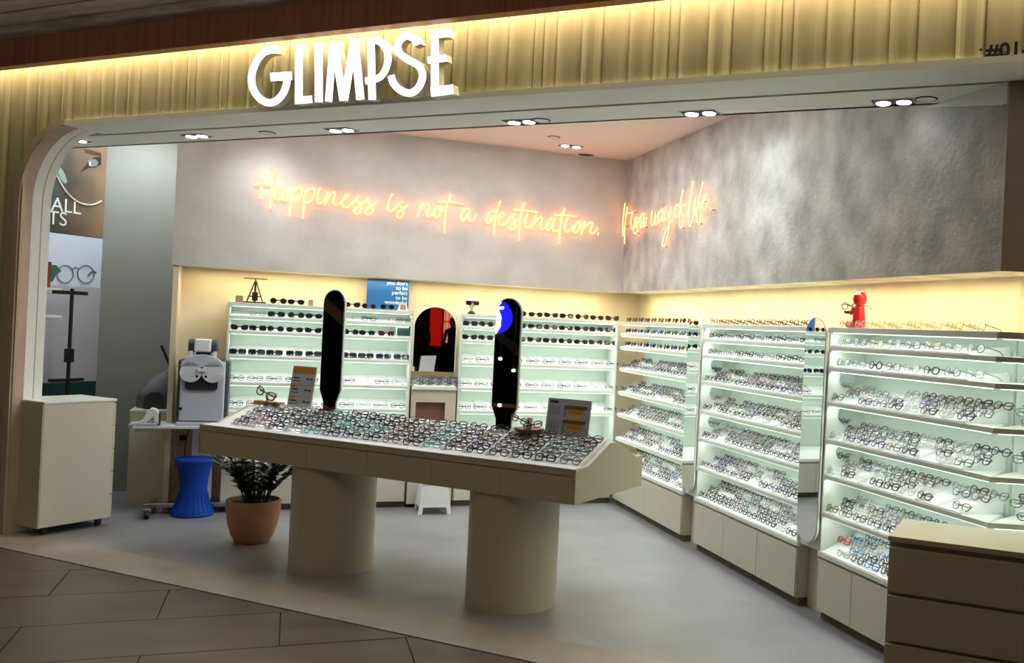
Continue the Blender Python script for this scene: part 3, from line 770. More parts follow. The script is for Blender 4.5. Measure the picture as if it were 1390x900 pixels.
t = thing('picture_frame', 'tiny trapezoid wooden frame before the corner of the blue poster', 'frame', BACK, px_s(BACK, 547, 418, .05), .05, Zt)
sub('frame_body', MB().prism([(-.045, 0), (.045, 0), (.026, .062), (-.026, .062)], 0, .012, 'y'), M_rim, t); sub('wood_inset', MB().prism([(-.028, .008), (.028, .008), (.018, .052), (-.018, .052)], -.002, 0, 'y'), M_lightwood, t)
t = thing('framed_card', 'small dark framed card standing on the third back shelf', 'frame', BACK, px_s(BACK, 548.5, 455, .03), .03, SZ[2] + .008)
sub('frame_body', MB().box(-.068, .068, 0, .01, 0, .098), M_shelf, t); sub('dark_face', MB().box(-.06, .06, -.003, 0, .006, .09), mat('dark green slate', (38, 62, 58), .4), t)
# bust with hat and sunglasses
t = thing('bust', 'small pale bust in a hat on black base beside the arched mirror', 'ornament', BACK, px_s(BACK, 640, 425, .08), .08, Zt)
M_bust = mat('pale plaster', (206, 196, 186), .5)
sub('base', MB().lathe([(.036, 0), (.036, .012), (.024, .022), (.014, .03)], 20), M_black, t, smooth=True)
sub('head', MB().lathe([(.010, .03), (.012, .045), (.018, .055), (.027, .07), (.031, .09), (.029, .11), (.02, .122), (.002, .127)], 20), M_bust, t, smooth=True)
sub('hat', MB().lathe([(.046, .118), (.046, .121), (.029, .124), (.027, .142), (.018, .146), (.001, .146)], 20), M_rim, t, smooth=True)
o = bpy.data.objects.new('sunglasses', single_mesh('square', 'dark brown', 2)); COL.objects.link(o); place(o, BACK, px_s(BACK, 640, 425, .08), .045, Zt + .098); tag(o, 'brown sunglasses worn by the small pale bust', 'sunglasses')

# ------------------------------------------------------------------ red figurine on the side wall unit
fs = 3.72
t = thing('figurine', 'seated glossy red figurine with an oval tray in its arms', 'figurine', RIGHT, fs, .10, Zt)
M_red = mat('glossy red', (196, 26, 34), .3)
sub('body', MB().lathe([(.034, 0), (.04, .02), (.036, .06), (.032, .10), (.028, .125), (.015, .13)], 20), M_red, t, smooth=True)
sub('head', MB().lathe([(.016, .126), (.034, .142), (.040, .165), (.036, .19), (.02, .203), (.002, .206)], 20), M_red, t, smooth=True)
for sg in (-1, 1):
    sub('ear', MB().lathe([(.002, -.012), (.011, -.006), (.012, .0), (.011, .006), (.002, .012)], 12).xf(Matrix.Translation((0.0 + sg * .028, 0, .2))), M_red, t, smooth=True)
    sub('arm', MB().tube([(-.01, -sg * .03 , .115), (-.035, -sg * .03, .085), (-.06, -sg * .018, .085)], [.013, .012, .010], 8), M_red, t, smooth=True)
    sub('leg', MB().tube([(-.01, -sg * .02, .02), (-.05, -sg * .022, .018), (-.078, -sg * .022, .02)], [.02, .017, .018], 8), M_red, t, smooth=True)
sub('tray', MB().lathe([(.005, 0), (.036, .006), (.042, .02), (.03, .02)], 20).xf(Matrix.Translation((-.085, 0, .078))), M_dw, t, smooth=True)
o = bpy.data.objects.new('eyeglasses', single_mesh('round', 'dark brown', 0, False)); COL.objects.link(o); place(o, RIGHT, fs - .10, .10, Zt + .125, math.pi / 2 + .3); tag(o, 'thin dark eyeglasses held over the red figurine\'s tray', 'glasses')
o.rotation_euler[2] = RIGHT.th - math.pi / 2

# small round discs on the side panels
for (frame, s, z, lab) in ((RIGHT, 3.57 + .018, 1.355, 'upper round disc mirror on the side panel below the red figurine'), (RIGHT, 3.57 + .018, 1.145, 'middle round disc mirror on the side panel below the red figurine'), (RIGHT, 3.57 + .018, .93, 'lowest round disc mirror on the side panel below the red figurine'),
                           (RIGHT, 1.83 + .018, 1.345, 'topmost of the round disc mirrors in the middle side unit'), (RIGHT, 1.83 + .018, 1.135, 'second round disc mirror down in the middle side unit'), (RIGHT, 1.83 + .018, .925, 'lowest of the round disc mirrors in the middle side unit')):
    t = thing('disc_mirror', lab, 'mirror', frame, s, .125, z + .04)
    q = MB().lathe([(.052, 0), (.052, .006)], 28).xf(Matrix.Rotation(math.pi / 2, 4, 'Y')); sub('mirror_glass', q, M_mirror, t)
    ring = [(.003, .054 * math.cos(a), .054 * math.sin(a)) for a in [2 * math.pi * k / 28 for k in range(28)]]; sub('ring', MB().tube(ring, .0035, 6, closed=True), M_white, t)

# ------------------------------------------------------------------ neon writing
M_neon = emis('neon orange', (255, 150, 78), 8.0)
M_neonback = mat('neon mount', (60, 40, 34), .5)
def neon(label, frame, org, sc, words, n=-.035, r=.0062):
    t = thing('neon_sign', label, 'sign', frame, frame.on(org[0] + 60, org[1] + 50, n)[0], n, 2.3)
    inv = t.location.copy(); s0 = frame.loc(inv.x, inv.y)[0]
    for strokes in words:
        m = MB(); k = MB()
        for st in strokes:
            P = []
            for (x, y) in st:
                s, z = frame.on(org[0] + x / sc, org[1] + y / sc, n); P.append((s - s0, 0, z - 2.3))
            P = spline(P, 4) if len(P) > 2 else [Vector(p) for p in P]
            m.tube(P, r, 6); e = P[len(P) // 2]; k.tube([(e[0], .0, e[2]), (e[0], .034, e[2])], .003, 5)
        w_ = sub('neon_word', m, M_neon, t); sub('standoff', k, M_neonback, w_)
    return t
S1 = [  # Happiness, in the pixels of a study crop of the photograph
 [(185, 110), (165, 200), (150, 290), (142, 420)], [(298, 115), (275, 230), (258, 350), (243, 525)], [(85, 272), (140, 262), (220, 272), (300, 272)],
 [(395, 300), (340, 305), (305, 360), (295, 410), (325, 430), (370, 380), (397, 310)], [(397, 310), (378, 390), (385, 435), (420, 430), (470, 345), (490, 320)],
 [(485, 310), (465, 430), (450, 605)], [(445, 420), (490, 350), (545, 310), (577, 335), (560, 400), (510, 445), (465, 450)],
 [(622, 315), (600, 440), (588, 630)], [(590, 400), (640, 335), (690, 315), (712, 345), (690, 420), (650, 460), (608, 460)],
 [(775, 310), (750, 350), (740, 430), (755, 475), (790, 460), (830, 400), (852, 350)], [(855, 350), (835, 420), (822, 490)],
 [(826, 470), (860, 400), (905, 355), (925, 370), (905, 440), (920, 485), (960, 480), (1010, 440)],
 [(1010, 440), (1050, 410), (1072, 388), (1045, 380), (1005, 430), (1000, 490), (1030, 515), (1075, 500), (1120, 450)],
 [(1120, 450), (1160, 395), (1190, 400)], [(1165, 400), (1150, 440), (1190, 500), (1190, 560), (1150, 585), (1125, 550), (1160, 510), (1220, 470)],
 [(1220, 470), (1260, 420), (1285, 415)], [(1260, 420), (1262, 440), (1300, 500), (1320, 550), (1280, 590), (1245, 570), (1270, 520), (1330, 480), (1375, 450)]]
S2 = [[(250, 180), (215, 260), (200, 330), (225, 365), (265, 340), (310, 290), (355, 255)], [(350, 258), (320, 290), (345, 320), (370, 370), (350, 420), (310, 425), (300, 390), (340, 350), (420, 295)]]
S3 = [[(570, 270), (540, 340), (515, 415)], [(530, 370), (590, 300), (630, 280), (635, 310), (610, 380), (635, 415), (680, 380)], [(745, 310), (700, 340), (685, 400), (715, 430), (750, 390), (757, 335), (740, 320), (760, 355), (800, 345)],
      [(865, 185), (825, 290), (805, 420), (800, 585)], [(740, 262), (850, 265), (1000, 285)]]
S4 = [[(1060, 340), (1010, 340), (975, 400), (980, 455), (1020, 440), (1067, 350)], [(1067, 350), (1045, 420), (1065, 465), (1100, 450), (1135, 395)]]
dx, dy = 150 * 7.722, 10 * 7.722
S5 = [[(185, 290), (130, 285), (90, 330), (75, 390), (105, 405), (150, 350), (185, 290)], [(225, 175), (185, 290), (165, 400), (160, 525)], [(205, 370), (260, 325), (255, 295), (225, 310), (203, 370), (220, 425), (265, 425), (310, 375)],
      [(310, 375), (350, 320), (378, 312)], [(355, 330), (375, 400), (375, 455), (345, 485), (325, 460), (345, 420), (410, 375)], [(480, 195), (450, 280), (425, 420), (418, 590)], [(370, 272), (470, 275), (615, 297)],
      [(512, 305), (490, 370), (485, 430), (510, 460), (560, 410)], [(605, 325), (575, 400), (555, 470)], [(562, 445), (610, 375), (655, 345), (665, 370), (640, 430), (660, 475), (710, 440)],
      [(790, 355), (750, 365), (715, 430), (710, 470), (740, 480), (797, 365)], [(797, 365), (770, 450), (785, 490), (822, 490)], [(900, 255), (870, 350), (850, 480), (845, 625)], [(795, 325), (890, 325), (1030, 340)],
      [(935, 345), (905, 420), (905, 480), (935, 500), (980, 450)], [(1050, 395), (1015, 420), (990, 480), (1015, 510), (1055, 470), (1060, 410), (1045, 400), (1075, 435), (1110, 420)],
      [(1115, 390), (1090, 460), (1075, 530)], [(1088, 480), (1140, 420), (1180, 400), (1190, 430), (1165, 490), (1190, 520), (1225, 490), (1248, 455)], [(1255, 508), (1243, 538)]]
sh2 = lambda W_, ax, ay: [[(x + ax, y + ay) for x, y in st] for st in W_]
neon('long orange neon handwriting on the back wall bulkhead', BACK, (335, 215), 7.722,
     [S1, sh2(S2, 165 * 7.722, 25 * 7.722), sh2(S3, 165 * 7.722, 25 * 7.722), sh2(S4, 165 * 7.722, 25 * 7.722), sh2(S5, 315 * 7.722, 35 * 7.722)])
T1 = [[(110, 335), (95, 450), (85, 580), (90, 700)], [(135, 370), (115, 520), (105, 650), (105, 785)], [(120, 450), (200, 435)]]
T2 = [[(190, 440), (175, 540), (185, 620), (205, 590), (228, 490)], [(240, 490), (215, 520), (240, 580), (245, 640), (220, 675), (205, 640), (225, 590), (265, 500)]]
T3 = [[(320, 445), (290, 480), (280, 580), (295, 595), (328, 450)], [(328, 450), (315, 580), (330, 590), (350, 490)]]
T4 = [[(410, 420), (400, 560), (430, 570), (450, 440), (440, 560), (465, 560), (480, 430)], [(525, 390), (490, 440), (480, 530), (500, 540), (530, 400), (525, 520), (545, 520), (560, 370)], [(560, 370), (550, 480), (575, 510), (620, 375)], [(625, 375), (600, 500), (590, 640), (560, 780), (540, 815), (525, 780), (555, 660), (600, 560), (635, 520)]]
T5 = [[(700, 345), (670, 380), (665, 470), (685, 490), (720, 430), (712, 350), (730, 390)], [(755, 180), (725, 340), (715, 480), (720, 600), (745, 590), (750, 480), (730, 370), (790, 355)]]
T6 = [[(865, 90), (840, 250), (820, 420), (820, 560), (835, 590), (865, 480), (890, 290)], [(890, 290), (870, 400), (880, 440), (912, 380)], [(975, 95), (940, 250), (910, 420), (910, 540), (935, 555), (945, 460), (940, 340), (965, 320)],
      [(965, 330), (1000, 290), (1003, 235), (978, 260), (970, 370), (990, 410), (1020, 360), (1045, 280)], [(1048, 380), (1066, 408)]]
neon('short orange neon handwriting on the side wall bulkhead', RIGHT, (835, 235), 8.18, [T1, T2, T3, T4, T5, T6], r=.0042)

# ------------------------------------------------------------------ shop name in white channel letters
M_face = emis('lit white acrylic', (255, 255, 255), 2.2)
M_ret = mat('letter return', (226, 222, 214), .45)
sign = thing('shop_sign', 'big white illuminated capital letters across the fluted fascia', 'sign', FRONT, -2.0, -.03, 2.9)
def sgn(p): s, z = FRONT.on(330 + p[0] / 4.484, 20 + p[1] / 4.484, -.075); return (s + 2.0, z - 2.9)
sc_ = 1 / 4.484 * 4.2e-3
LET = {
 'G': [([(246, 226), (205, 222), (150, 240), (105, 295), (76, 385), (88, 465), (135, 525), (190, 543), (240, 520), (280, 460), (300, 365)], 44, 1), ([(190, 388), (322, 380)], 52, 0)],
 'L': [([(363, 185), (363, 549)], 48, 0), ([(340, 530), (445, 522)], 44, 0)],
 'I': [([(482, 178), (484, 540)], 50, 0)],
 'M': [([(574, 170), (543, 537)], 44, 0), ([(574, 170), (634, 530)], 46, 0), ([(700, 155), (640, 530)], 46, 0), ([(700, 155), (738, 525)], 50, 0)],
 'P': [([(800, 145), (808, 526)], 46, 0), ([(790, 168), (850, 172), (895, 225), (903, 300), (870, 375), (820, 403), (765, 412)], 42, 1)],
 'S': [([(1082, 195), (1060, 155), (1012, 140), (968, 180), (972, 240), (1030, 285), (1090, 320), (1115, 380), (1090, 450), (1040, 485), (980, 468), (938, 425), (922, 378)], 44, 1)],
 'E': [([(1188, 103), (1188, 497)], 48, 0), ([(1166, 130), (1275, 122)], 50, 0), ([(1145, 288), (1258, 272)], 44, 0), ([(1165, 480), (1300, 462)], 58, 0)]}
for li, (ch, strokes) in enumerate(LET.items()):
    front, ret = MB(), MB()
    for si, (pth, w_, curve) in enumerate(strokes):
        P = spline(pth, 4) if curve else [Vector(p) for p in pth]
        L, R = ribbon(P, w_); n = len(L); eps = .0004 * (si + li % 2)
        A = [sgn(p) for p in L]; Bq = [sgn(p) for p in R]
        y0, y1 = -.075 - eps, -.028 + eps
        vs = [(p[0], y0, p[1]) for p in A] + [(p[0], y0, p[1]) for p in Bq] + [(p[0], y1, p[1]) for p in A] + [(p[0], y1, p[1]) for p in Bq]
        front.add(vs[:2 * n], [(i, i + 1, n + i + 1, n + i) for i in range(n - 1)])
        fs = []
        for i in range(n - 1): fs += [(i, 2 * n + i, 2 * n + i + 1, i + 1), (n + i, n + i + 1, 3 * n + i + 1, 3 * n + i), (2 * n + i, 3 * n + i, 3 * n + i + 1, 2 * n + i + 1)]
        fs += [(0, n, 3 * n, 2 * n), (n - 1, 3 * n - 1, 4 * n - 1, 2 * n - 1)]
        ret.add(vs, fs)
    l = sub('letter', ret, M_ret, sign); sub('letter_face', front, M_face, l)
s_, z_ = FRONT.on(1338, 80, -.03)
num = thing('unit_number', 'black unit number lettering at the end of the fluted fascia', 'sign', FRONT, s_, -.032, z_)
text('#01-06', .088, num, (0, 0, 0), M_black, .003, 'LEFT', .0022)
o = MB().box(-.026, -.016, -.002, .002, .035, .045).build('dot', M_black, num)

# ------------------------------------------------------------------ recessed downlights
M_lamp = emis('lamp face', (240, 244, 255), 14.0); M_trimw = mat('lamp trim', (200, 202, 200), .5)
def downlight(frame, s, n, z, lab, power, rz=0, w_=.05):
    t = thing('downlight', lab, 'ceiling light', frame, s, n, z, rz, group='recessed twin downlights')
    sub('housing', MB().box(-w_ - .052, w_ + .052, -.055, .055, -.004, .001), M_trimw, t)
    sub('gap', MB().box(-w_ - .046, w_ + .046, -.049, .049, -.0055, -.0041), M_groove, t)
    for sg in (-1, 1): sub('lamp_face', MB().lathe([(.001, -.011), (.034, -.011), (.036, -.006)], 20, (sg * w_, 0)), M_lamp, t)
    p = frame.w(s, n, z - .03)
    return p
places = ['over the rolling cabinet', 'over the blue stool', 'above the start of the neon handwriting', 'above the middle of the island table', 'above the short neon handwriting', 'nearest the unit number']
for (x, y), pl in zip(((104, 191), (267, 184), (464, 176), (708, 165), (951, 153), (1213, 138)), places):
    X, Yw = onz(x, y, SOF); s, n = FRONT.loc(X, Yw)
    p = downlight(FRONT, s, n, SOF, 'twin recessed downlight in front soffit ' + pl, 0)
    if pl[:9] != 'above the' or 'short' not in pl: spot('downlight_lamp', p, p + Vector((-0.3, .35, -1)), 5, COOL if 'unit' not in pl else WARM, 1.3, .9)
X, Yw = onz(775, 198, CEIL); p = downlight(BACK, *BACK.loc(X, Yw), CEIL, 'twin recessed downlight in the pink inner ceiling before the vent', 0)
for (x, y, z, lab) in ((363, 180, SOF, 'round recessed ring in front soffit above the capital H'), (735, 163, SOF, 'round recessed ring in front soffit above the table mirror'), (1257, 134, SOF, 'round recessed ring in front soffit nearest the unit number'), (752, 186, CEIL, 'small round ring in the inner ceiling')):
    X, Yw = onz(x, y, z); t = thing('ceiling_ring', lab, 'ceiling fitting', BACK, *BACK.loc(X, Yw), z)
    sub('ring', MB().tube([(.05 * math.cos(a), .05 * math.sin(a), -.002) for a in [2 * math.pi * k / 24 for k in range(24)]], .0035, 6, closed=True), M_groove, t)
    sub('cap', MB().lathe([(.048, -.004), (.001, -.004)], 24, cap=False), M_soffit if z == SOF else M_ceil, t)
X, Yw = onz(795, 209, CEIL); t = thing('ceiling_vent', 'round dark vent in the inner ceiling near the corner', 'vent', BACK, *BACK.loc(X, Yw), CEIL)
sub('rim', MB().tube([(.085 * math.cos(a), .085 * math.sin(a), -.004) for a in [2 * math.pi * k / 28 for k in range(28)]], .01, 6, closed=True), M_ceil, t)
sub('grille', MB().lathe([(.08, -.006), (.001, -.006)], 28, cap=False), mat('dark mesh', (70, 50, 48), .8), t)
# wall washers hidden above the soffit edge, making the two cool scallops
for fr_, (x, y), pw in ((BACK, (362, 200), 30), (RIGHT, (1052, 165), 34)):
    s, z = fr_.on(x, y); pp = fr_.w(s, -.62, CEIL - .03)
    spot('scallop_lamp', pp, fr_.w(s, .03, 2.6), pw, (.80, .91, 1.0), 1.0, 1.0, .12)

# ------------------------------------------------------------------ left: poster wall with pictures
def postpt(x, y, n=-.02): return POST.on(x, y, n)
t = thing('poster', 'dark photographic poster of an eye behind thin round glasses', 'poster', POST, -.9, -.02, 2.187)
M_skin = bpy.data.materials.new('portrait print'); M_skin.use_nodes = True
nt = M_skin.node_tree; bs = nt.nodes['Principled BSDF']; bs.inputs['Roughness'].default_value = .4
tc = nt.nodes.new('ShaderNodeTexCoord'); sp = nt.nodes.new('ShaderNodeSeparateXYZ'); nt.links.new(tc.outputs['Object'], sp.inputs[0])
nz = nt.nodes.new('ShaderNodeTexNoise'); nz.inputs['Scale'].default_value = 3.5; nt.links.new(tc.outputs['Object'], nz.inputs['Vector'])
md = nt.nodes.new('ShaderNodeMath'); md.operation = 'MULTIPLY_ADD'; md.inputs[1].default_value = .35; nt.links.new(nz.outputs[0], md.inputs[0]); nt.links.new(sp.outputs['X'], md.inputs[2])
mr = nt.nodes.new('ShaderNodeMapRange'); mr.inputs['From Min'].default_value = .35; mr.inputs['From Max'].default_value = 1.15; nt.links.new(md.outputs[0], mr.inputs['Value'])
rp = nt.nodes.new('ShaderNodeValToRGB'); nt.links.new(mr.outputs[0], rp.inputs[0]); nt.links.new(rp.outputs[0], bs.inputs['Base Color'])
rp.color_ramp.elements[0].color = srgb(70, 110, 122); rp.color_ramp.elements[1].color = srgb(150, 124, 98)
for p_, c_ in ((.25, (52, 66, 68)), (.45, (66, 58, 50)), (.7, (112, 92, 74))): e = rp.color_ramp.elements.new(p_); e.color = srgb(*c_)
sub('board', MB().box(-.6, .895, 0, .018, 0, .99), M_skin, t)
def ploc(x, y): s, z = postpt(x, y, -.022); return (s + .9, z - 2.187)
def flat(pts, n, m, name): sub(name, MB().prism([ploc(*p) for p in pts], -n - .0008, -n, 'y'), m, t)
c0 = 55; k_ = 6.432
cc = lambda P: [(55 + x / k_, 190 + y / k_) for x, y in P]
flat(cc([(340, 285), (395, 225), (420, 180), (470, 150), (530, 145), (530, 215), (480, 240), (420, 245), (380, 265)]), .0008, mat('eye dark', (46, 28, 22), .5), 'printed_eye')
flat(cc([(412, 180), (440, 165), (480, 168), (505, 195), (490, 228), (450, 235), (420, 215)]), .0018, mat('iris', (104, 120, 122), .4), 'printed_iris')
flat(cc([(424, 190), (436, 190), (438, 225), (428, 228)]), .0028, mat('glint', (220, 226, 230), .4), 'printed_glint')
flat(cc([(380, 75), (440, 90), (530, 115), (530, 145), (440, 130), (390, 115)]), .0008, mat('brow', (74, 44, 34), .5), 'printed_brow')
flat(cc([(145, 215), (175, 235), (215, 300), (235, 365), (215, 385), (180, 350), (150, 280)]), .0008, mat('ear print', (122, 142, 134), .5), 'printed_highlight')
ringp = [(105, 62), (110, 180), (150, 330), (220, 450), (310, 535), (400, 566), (470, 562), (530, 535)]
rr_ = spline([(*ploc(*p), 0) for p in cc(ringp)], 5); sub('printed_rim', MB().tube([(p.x, -.004, p.y) for p in rr_], .008, 6), mat('thin pale rim', (205, 198, 184), .4), t)
M_wt = mat('pale lettering', (222, 222, 218), .5)
x_, z2 = ploc(*cc([(90, 612)])[0]); text('ALL', .16, t, (x_, -.002, z2), M_wt, .0008, 'LEFT', sx=1.05)
x_, z2 = ploc(*cc([(18, 724)])[0]); text('ITS', .16, t, (x_, -.002, z2), M_wt, .0008, 'LEFT', sx=1.05)
lb = thing('wall_panel', 'pale blue-grey lit wall panel printed with large rimless glasses', 'panel', POST, -.9, -.02, .96)
sub('panel_board', MB().box(-.6, .895, 0, .018, .0, 1.222), mat('pale blue panel', (196, 204, 220), .5, emit=(196, 208, 230), estr=.10), lb)
sub('lower_board', MB().box(-.6, .895, -.004, 0, .0, .80), mat('pale grey panel', (186, 184, 192), .5), lb)
def lloc(x, y): s, z = postpt(x, y, -.022); return (s + .9, z - .96)
for cx_ in (88, 116):
    pts = [lloc(cx_ + 11 * math.cos(a), 372 + 12 * math.sin(a)) for a in [2 * math.pi * k / 24 for k in range(24)]]
    sub('printed_glasses', MB().tube([(p[0], -.006, p[1]) for p in pts], .004, 5, closed=True), mat('grey line', (92, 98, 100), .5), lb)
pts = [lloc(*p) for p in ((97, 366), (102, 362), (107, 366))]; sub('printed_bridge', MB().tube([(p[0], -.006, p[1]) for p in spline([(a, b, 0) for a, b in pts], 4)] if False else [(p[0], -.006, p[1]) for p in pts], .004, 5), MATS['grey line'], lb)
pts = [lloc(*p) for p in ((66, 359), (76, 360), (83, 368), (76, 372), (71, 382), (66, 381))]
sub('printed_lens', MB().prism(pts, -.007, -.005, 'y'), mat('green lens print', (64, 100, 84), .4), lb)
pts = [lloc(*p) for p in ((119, 374), (125, 368), (130, 370))]; sub('printed_hinge', MB().tube([(p[0], -.007, p[1]) for p in pts], .006, 5), M_ink, lb)
sub_g = thing('wall_panel', 'dark green lower wall panel behind the rolling cabinet', 'panel', POST, -.9, -.02, .0)
sub('panel_board', MB().box(-.6, .895, 0, .018, .0, .955), mat('dark green panel', (22, 62, 60), .4), sub_g)
# T-shaped black stand in front of it
s_, z_ = POST.on(98, 395, -.25)
t = thing('display_stand', 'black upright T-shaped stand against the pale panel', 'stand', POST, s_, -.25, 0)
sub('pole', MB().tube([(0, 0, 0.02), (0, 0, z_ + .02)], .014, 8), M_black, t); sub('top_bar', MB().box(-.16, .13, -.02, .02, z_ - .03, z_), M_black, t)
sub('lower_bar', MB().box(-.16, .13, -.02, .02, .985, 1.01), M_black, t); sub('clamp', MB().box(-.025, .025, -.025, .025, 1.14, 1.25), M_black, t)
for k in range(3): a = k * 2.094; sub('foot', MB().tube([(0, 0, .10), (.2 * math.cos(a), .2 * math.sin(a), .012)], .010, 6), M_black, t)
# shelves of the side showcase peeking past the jamb
s_, z_ = FRONT.on(70, 392, .9)
for k, (y_, lab) in enumerate(((392, 'upper short white shelf just inside the shop front pier'), (429, 'lower short white shelf just inside the shop front pier'))):
    X_, Y_ = POST.w(-.92, -.35).xy; s0_, z0_ = POST.on(70, y_, -.35)
    o = MB().box(-.55, 0.0, -.06, .34, -.008, .008).build('wall_shelf', M_shelf); place(o, POST, POST.on(76, y_, -.34)[0] - .0, -.34, z0_); tag(o, lab, 'shelf', 'short shelves inside the pier')
s0_, z0_ = POST.on(66, 392, -.35)
t = thing('brown_box', 'brown packaging standing on the upper short shelf inside the pier', 'box', POST, s0_ - .03, -.30, z0_ + .009)
sub('box_body', MB().box(-.12, .06, -.03, .03, 0, .19), mat('brown print', (104, 52, 34), .5), t); sub('box_lid', MB().box(-.122, .062, -.032, .032, .19, .2), M_black, t)

# ------------------------------------------------------------------ rolling cabinet, front left
xa, ya = onz(52, 718, .06); xb, yb_ = onz(151, 702, .06)
CAB = Frame((xa, ya), math.atan2(yb_ - ya, xb - xa)); CL = math.hypot(xb - xa, yb_ - ya)
ch = CAB.on(52, 546)[1]
t = thing('rolling_cabinet', 'tall cream rolling cabinet standing inside the shop front pier', 'cabinet', CAB, 0, 0, 0)
CD = .42
sub('cabinet_body', MB().box(0, CL - .02, 0.001, CD, .06, ch - .02), M_creamdoor, t, bevel=.004)
sub('cabinet_top', MB().box(-.004, CL + .002, -.003, CD + .003, ch - .019, ch), M_shelf, t, bevel=.004)
sub('side_skin', MB().box(-.006, -.0005, .004, CD - .004, .06, ch - .02), M_cream, t)
for k in range(5):
    z0 = .065 + k * (ch - .09) / 5; d = sub('drawer', MB().box(CL - .0195, CL, .004, CD - .004, z0, z0 + (ch - .09) / 5 - .006), M_cream, t)
    sub('handle', MB().box(CL - .004, CL + .006, .10, CD - .1, z0 + (ch - .09) / 5 - .02, z0 + (ch - .09) / 5 - .010), M_edge, d)
for (x_, y_) in ((.06, .05), (CL - .07, .05), (.06, CD - .05), (CL - .07, CD - .05)):
    c = sub('caster', MB().box(-.018, .018, -.02, .02, .04, .06).prism([(-.016, .04), (.016, .04), (.012, .022), (-.012, .022)], -.014, .014, 'y').xf(Matrix.Translation((x_, y_, 0))), M_black, t)
    sub('wheel', MB().lathe([(.021, -.011), (.024, 0), (.021, .011)], 16).xf(Matrix.Translation((x_, y_, .024)) @ Matrix.Rotation(math.pi / 2, 4, 'X')), M_black, c)
o = frame_mb('square', .003, fm=FM['grey'], lens=False, folded=True).build('eyeglasses'); tag(o, 'grey eyeglasses lying on the rolling cabinet', 'glasses'); place(o, CAB, .1, .33, ch + .02); o.rotation_euler = (-.5, 0, o.rotation_euler[2] + .6)

# ------------------------------------------------------------------ low cabinet and lift table behind it
OPT = Frame(tuple(BACK.w(BACK.on(174, 620, .30)[0], .30)[:2]), .3644)
zt_ = OPT.on(176, 556)[1]
t = thing('low_cabinet', 'cream low cabinet against the side wall under the covered machine', 'cabinet', OPT, 0, 0, 0)
LW = -3.765 - BACK.on(174, 620, .30)[0]
sub('cabinet_body', MB().box(0, LW, 0, .45, 0, zt_ - .02), M_cream, t); sub('cabinet_top', MB().box(-.004, LW + .004, -.004, .45, zt_ - .0195, zt_), M_shelf, t, bevel=.003)

# covered instrument
t = thing('covered_instrument', 'instrument under a grey dust cover with dark arm', 'instrument', OPT, .18, .20, zt_)
M_cov = mat('grey dust cover', (116, 120, 128), .5, noise=(7, (78, 82, 90), 4, ONE, .35, .65)); M_dcov = mat('charcoal plastic', (44, 46, 52), .4)
m = MB(); rings = [(.0, .15, .12, -.02), (.08, .17, .13, -.02), (.16, .16, .12, .0), (.24, .10, .09, .03), (.30, .05, .05, .06), (.33, .012, .012, .07)]
vs = []; sg_ = 16
for q, (z0, a, b, ox) in enumerate(rings):
    for k in range(sg_):
        an = 2 * math.pi * k / sg_; wob = 1 + .10 * math.sin(3 * an + q) ; vs.append((ox + a * wob * math.cos(an), b * wob * math.sin(an), z0))
m.add(vs, [(q * sg_ + k, q * sg_ + (k + 1) % sg_, (q + 1) * sg_ + (k + 1) % sg_, (q + 1) * sg_ + k) for q in range(5) for k in range(sg_)] + [list(range(5 * sg_, 6 * sg_))])
dc = sub('dust_cover', m, M_cov, t, smooth=True); md0 = dc.modifiers.new('sub', 'SUBSURF'); md0.levels = md0.render_levels = 2
sub('opening', MB().prism([(-.10, 0.01), (-.09, .10), (-.05, .14), (.02, .14), (.05, .10), (.055, .04)], -.155, -.10, 'y'), M_dcov, t)
sub('arm', MB().box(.04, .17, -.05, .05, .20, .30), M_dcov, t, bevel=.01); sub('rod', MB().tube([(.10, 0, .28), (.0, -.02, .52)], .011, 8), M_black, t)
sub('red_tag', MB().box(.11, .15, -.03, .03, .301, .34), mat('red tag', (170, 50, 70), .5), t)
# lift table
LT = Frame(tuple(BACK.w(BACK.on(184, 600, -.16)[0], -.16)[:2]), .3644)
zl = LT.on(190, 577)[1]
t = thing('lift_table', 'pale lift table with a thin top on a wheeled steel foot', 'table', LT, .38, .10, 0)
sub('table_top', MB().prism([(-.40, -.16), (.50, -.16), (.50, .20), (-.40, .20), (-.44, .10), (-.44, -.06)], zl - .022, zl, 'z'), mat('pale grey top', (214, 220, 226), .3), t, bevel=.004)
sub('edge_handle', MB().box(-.38, -.26, -.172, -.161, zl - .045, zl - .024), M_cov, t)
sub('column', MB().box(.0, .15, .04, .15, .10, zl - .023), mat('pale grey enamel', (196, 200, 206), .35), t, bevel=.004)
sub('foot_bar', MB().box(-.32, .42, .0, .06, .05, .085), M_chrome, t, bevel=.006); sub('foot_bar', MB().box(-.30, -.24, -.18, .20, .05, .08), M_chrome, t, bevel=.006); sub('foot_bar', MB().box(.34, .40, -.18, .20, .05, .08), M_chrome, t, bevel=.006)
for (x_, y_) in ((-.27, -.19), (-.27, .21), (.37, -.19), (.37, .21)):
    sub('caster', MB().lathe([(.026, -.016), (.03, 0), (.026, .016)], 16).xf(Matrix.Translation((x_, y_, .03)) @ Matrix.Rotation(math.pi / 2, 4, 'Y')), M_black, t)
    sub('caster_fork', MB().box(x_ - .015, x_ + .015, y_ - .015, y_ + .015, .03, .055), M_black, t)
cb_ = [(-.02, -.05, zl - .03), (-.04, -.05, .5), (-.05, -.06, .3), (.02, -.08, .2), (.12, -.08, .19)]; sub('cable', MB().tube([tuple(p) for p in spline(cb_, 5)], .005, 6), M_black, t)
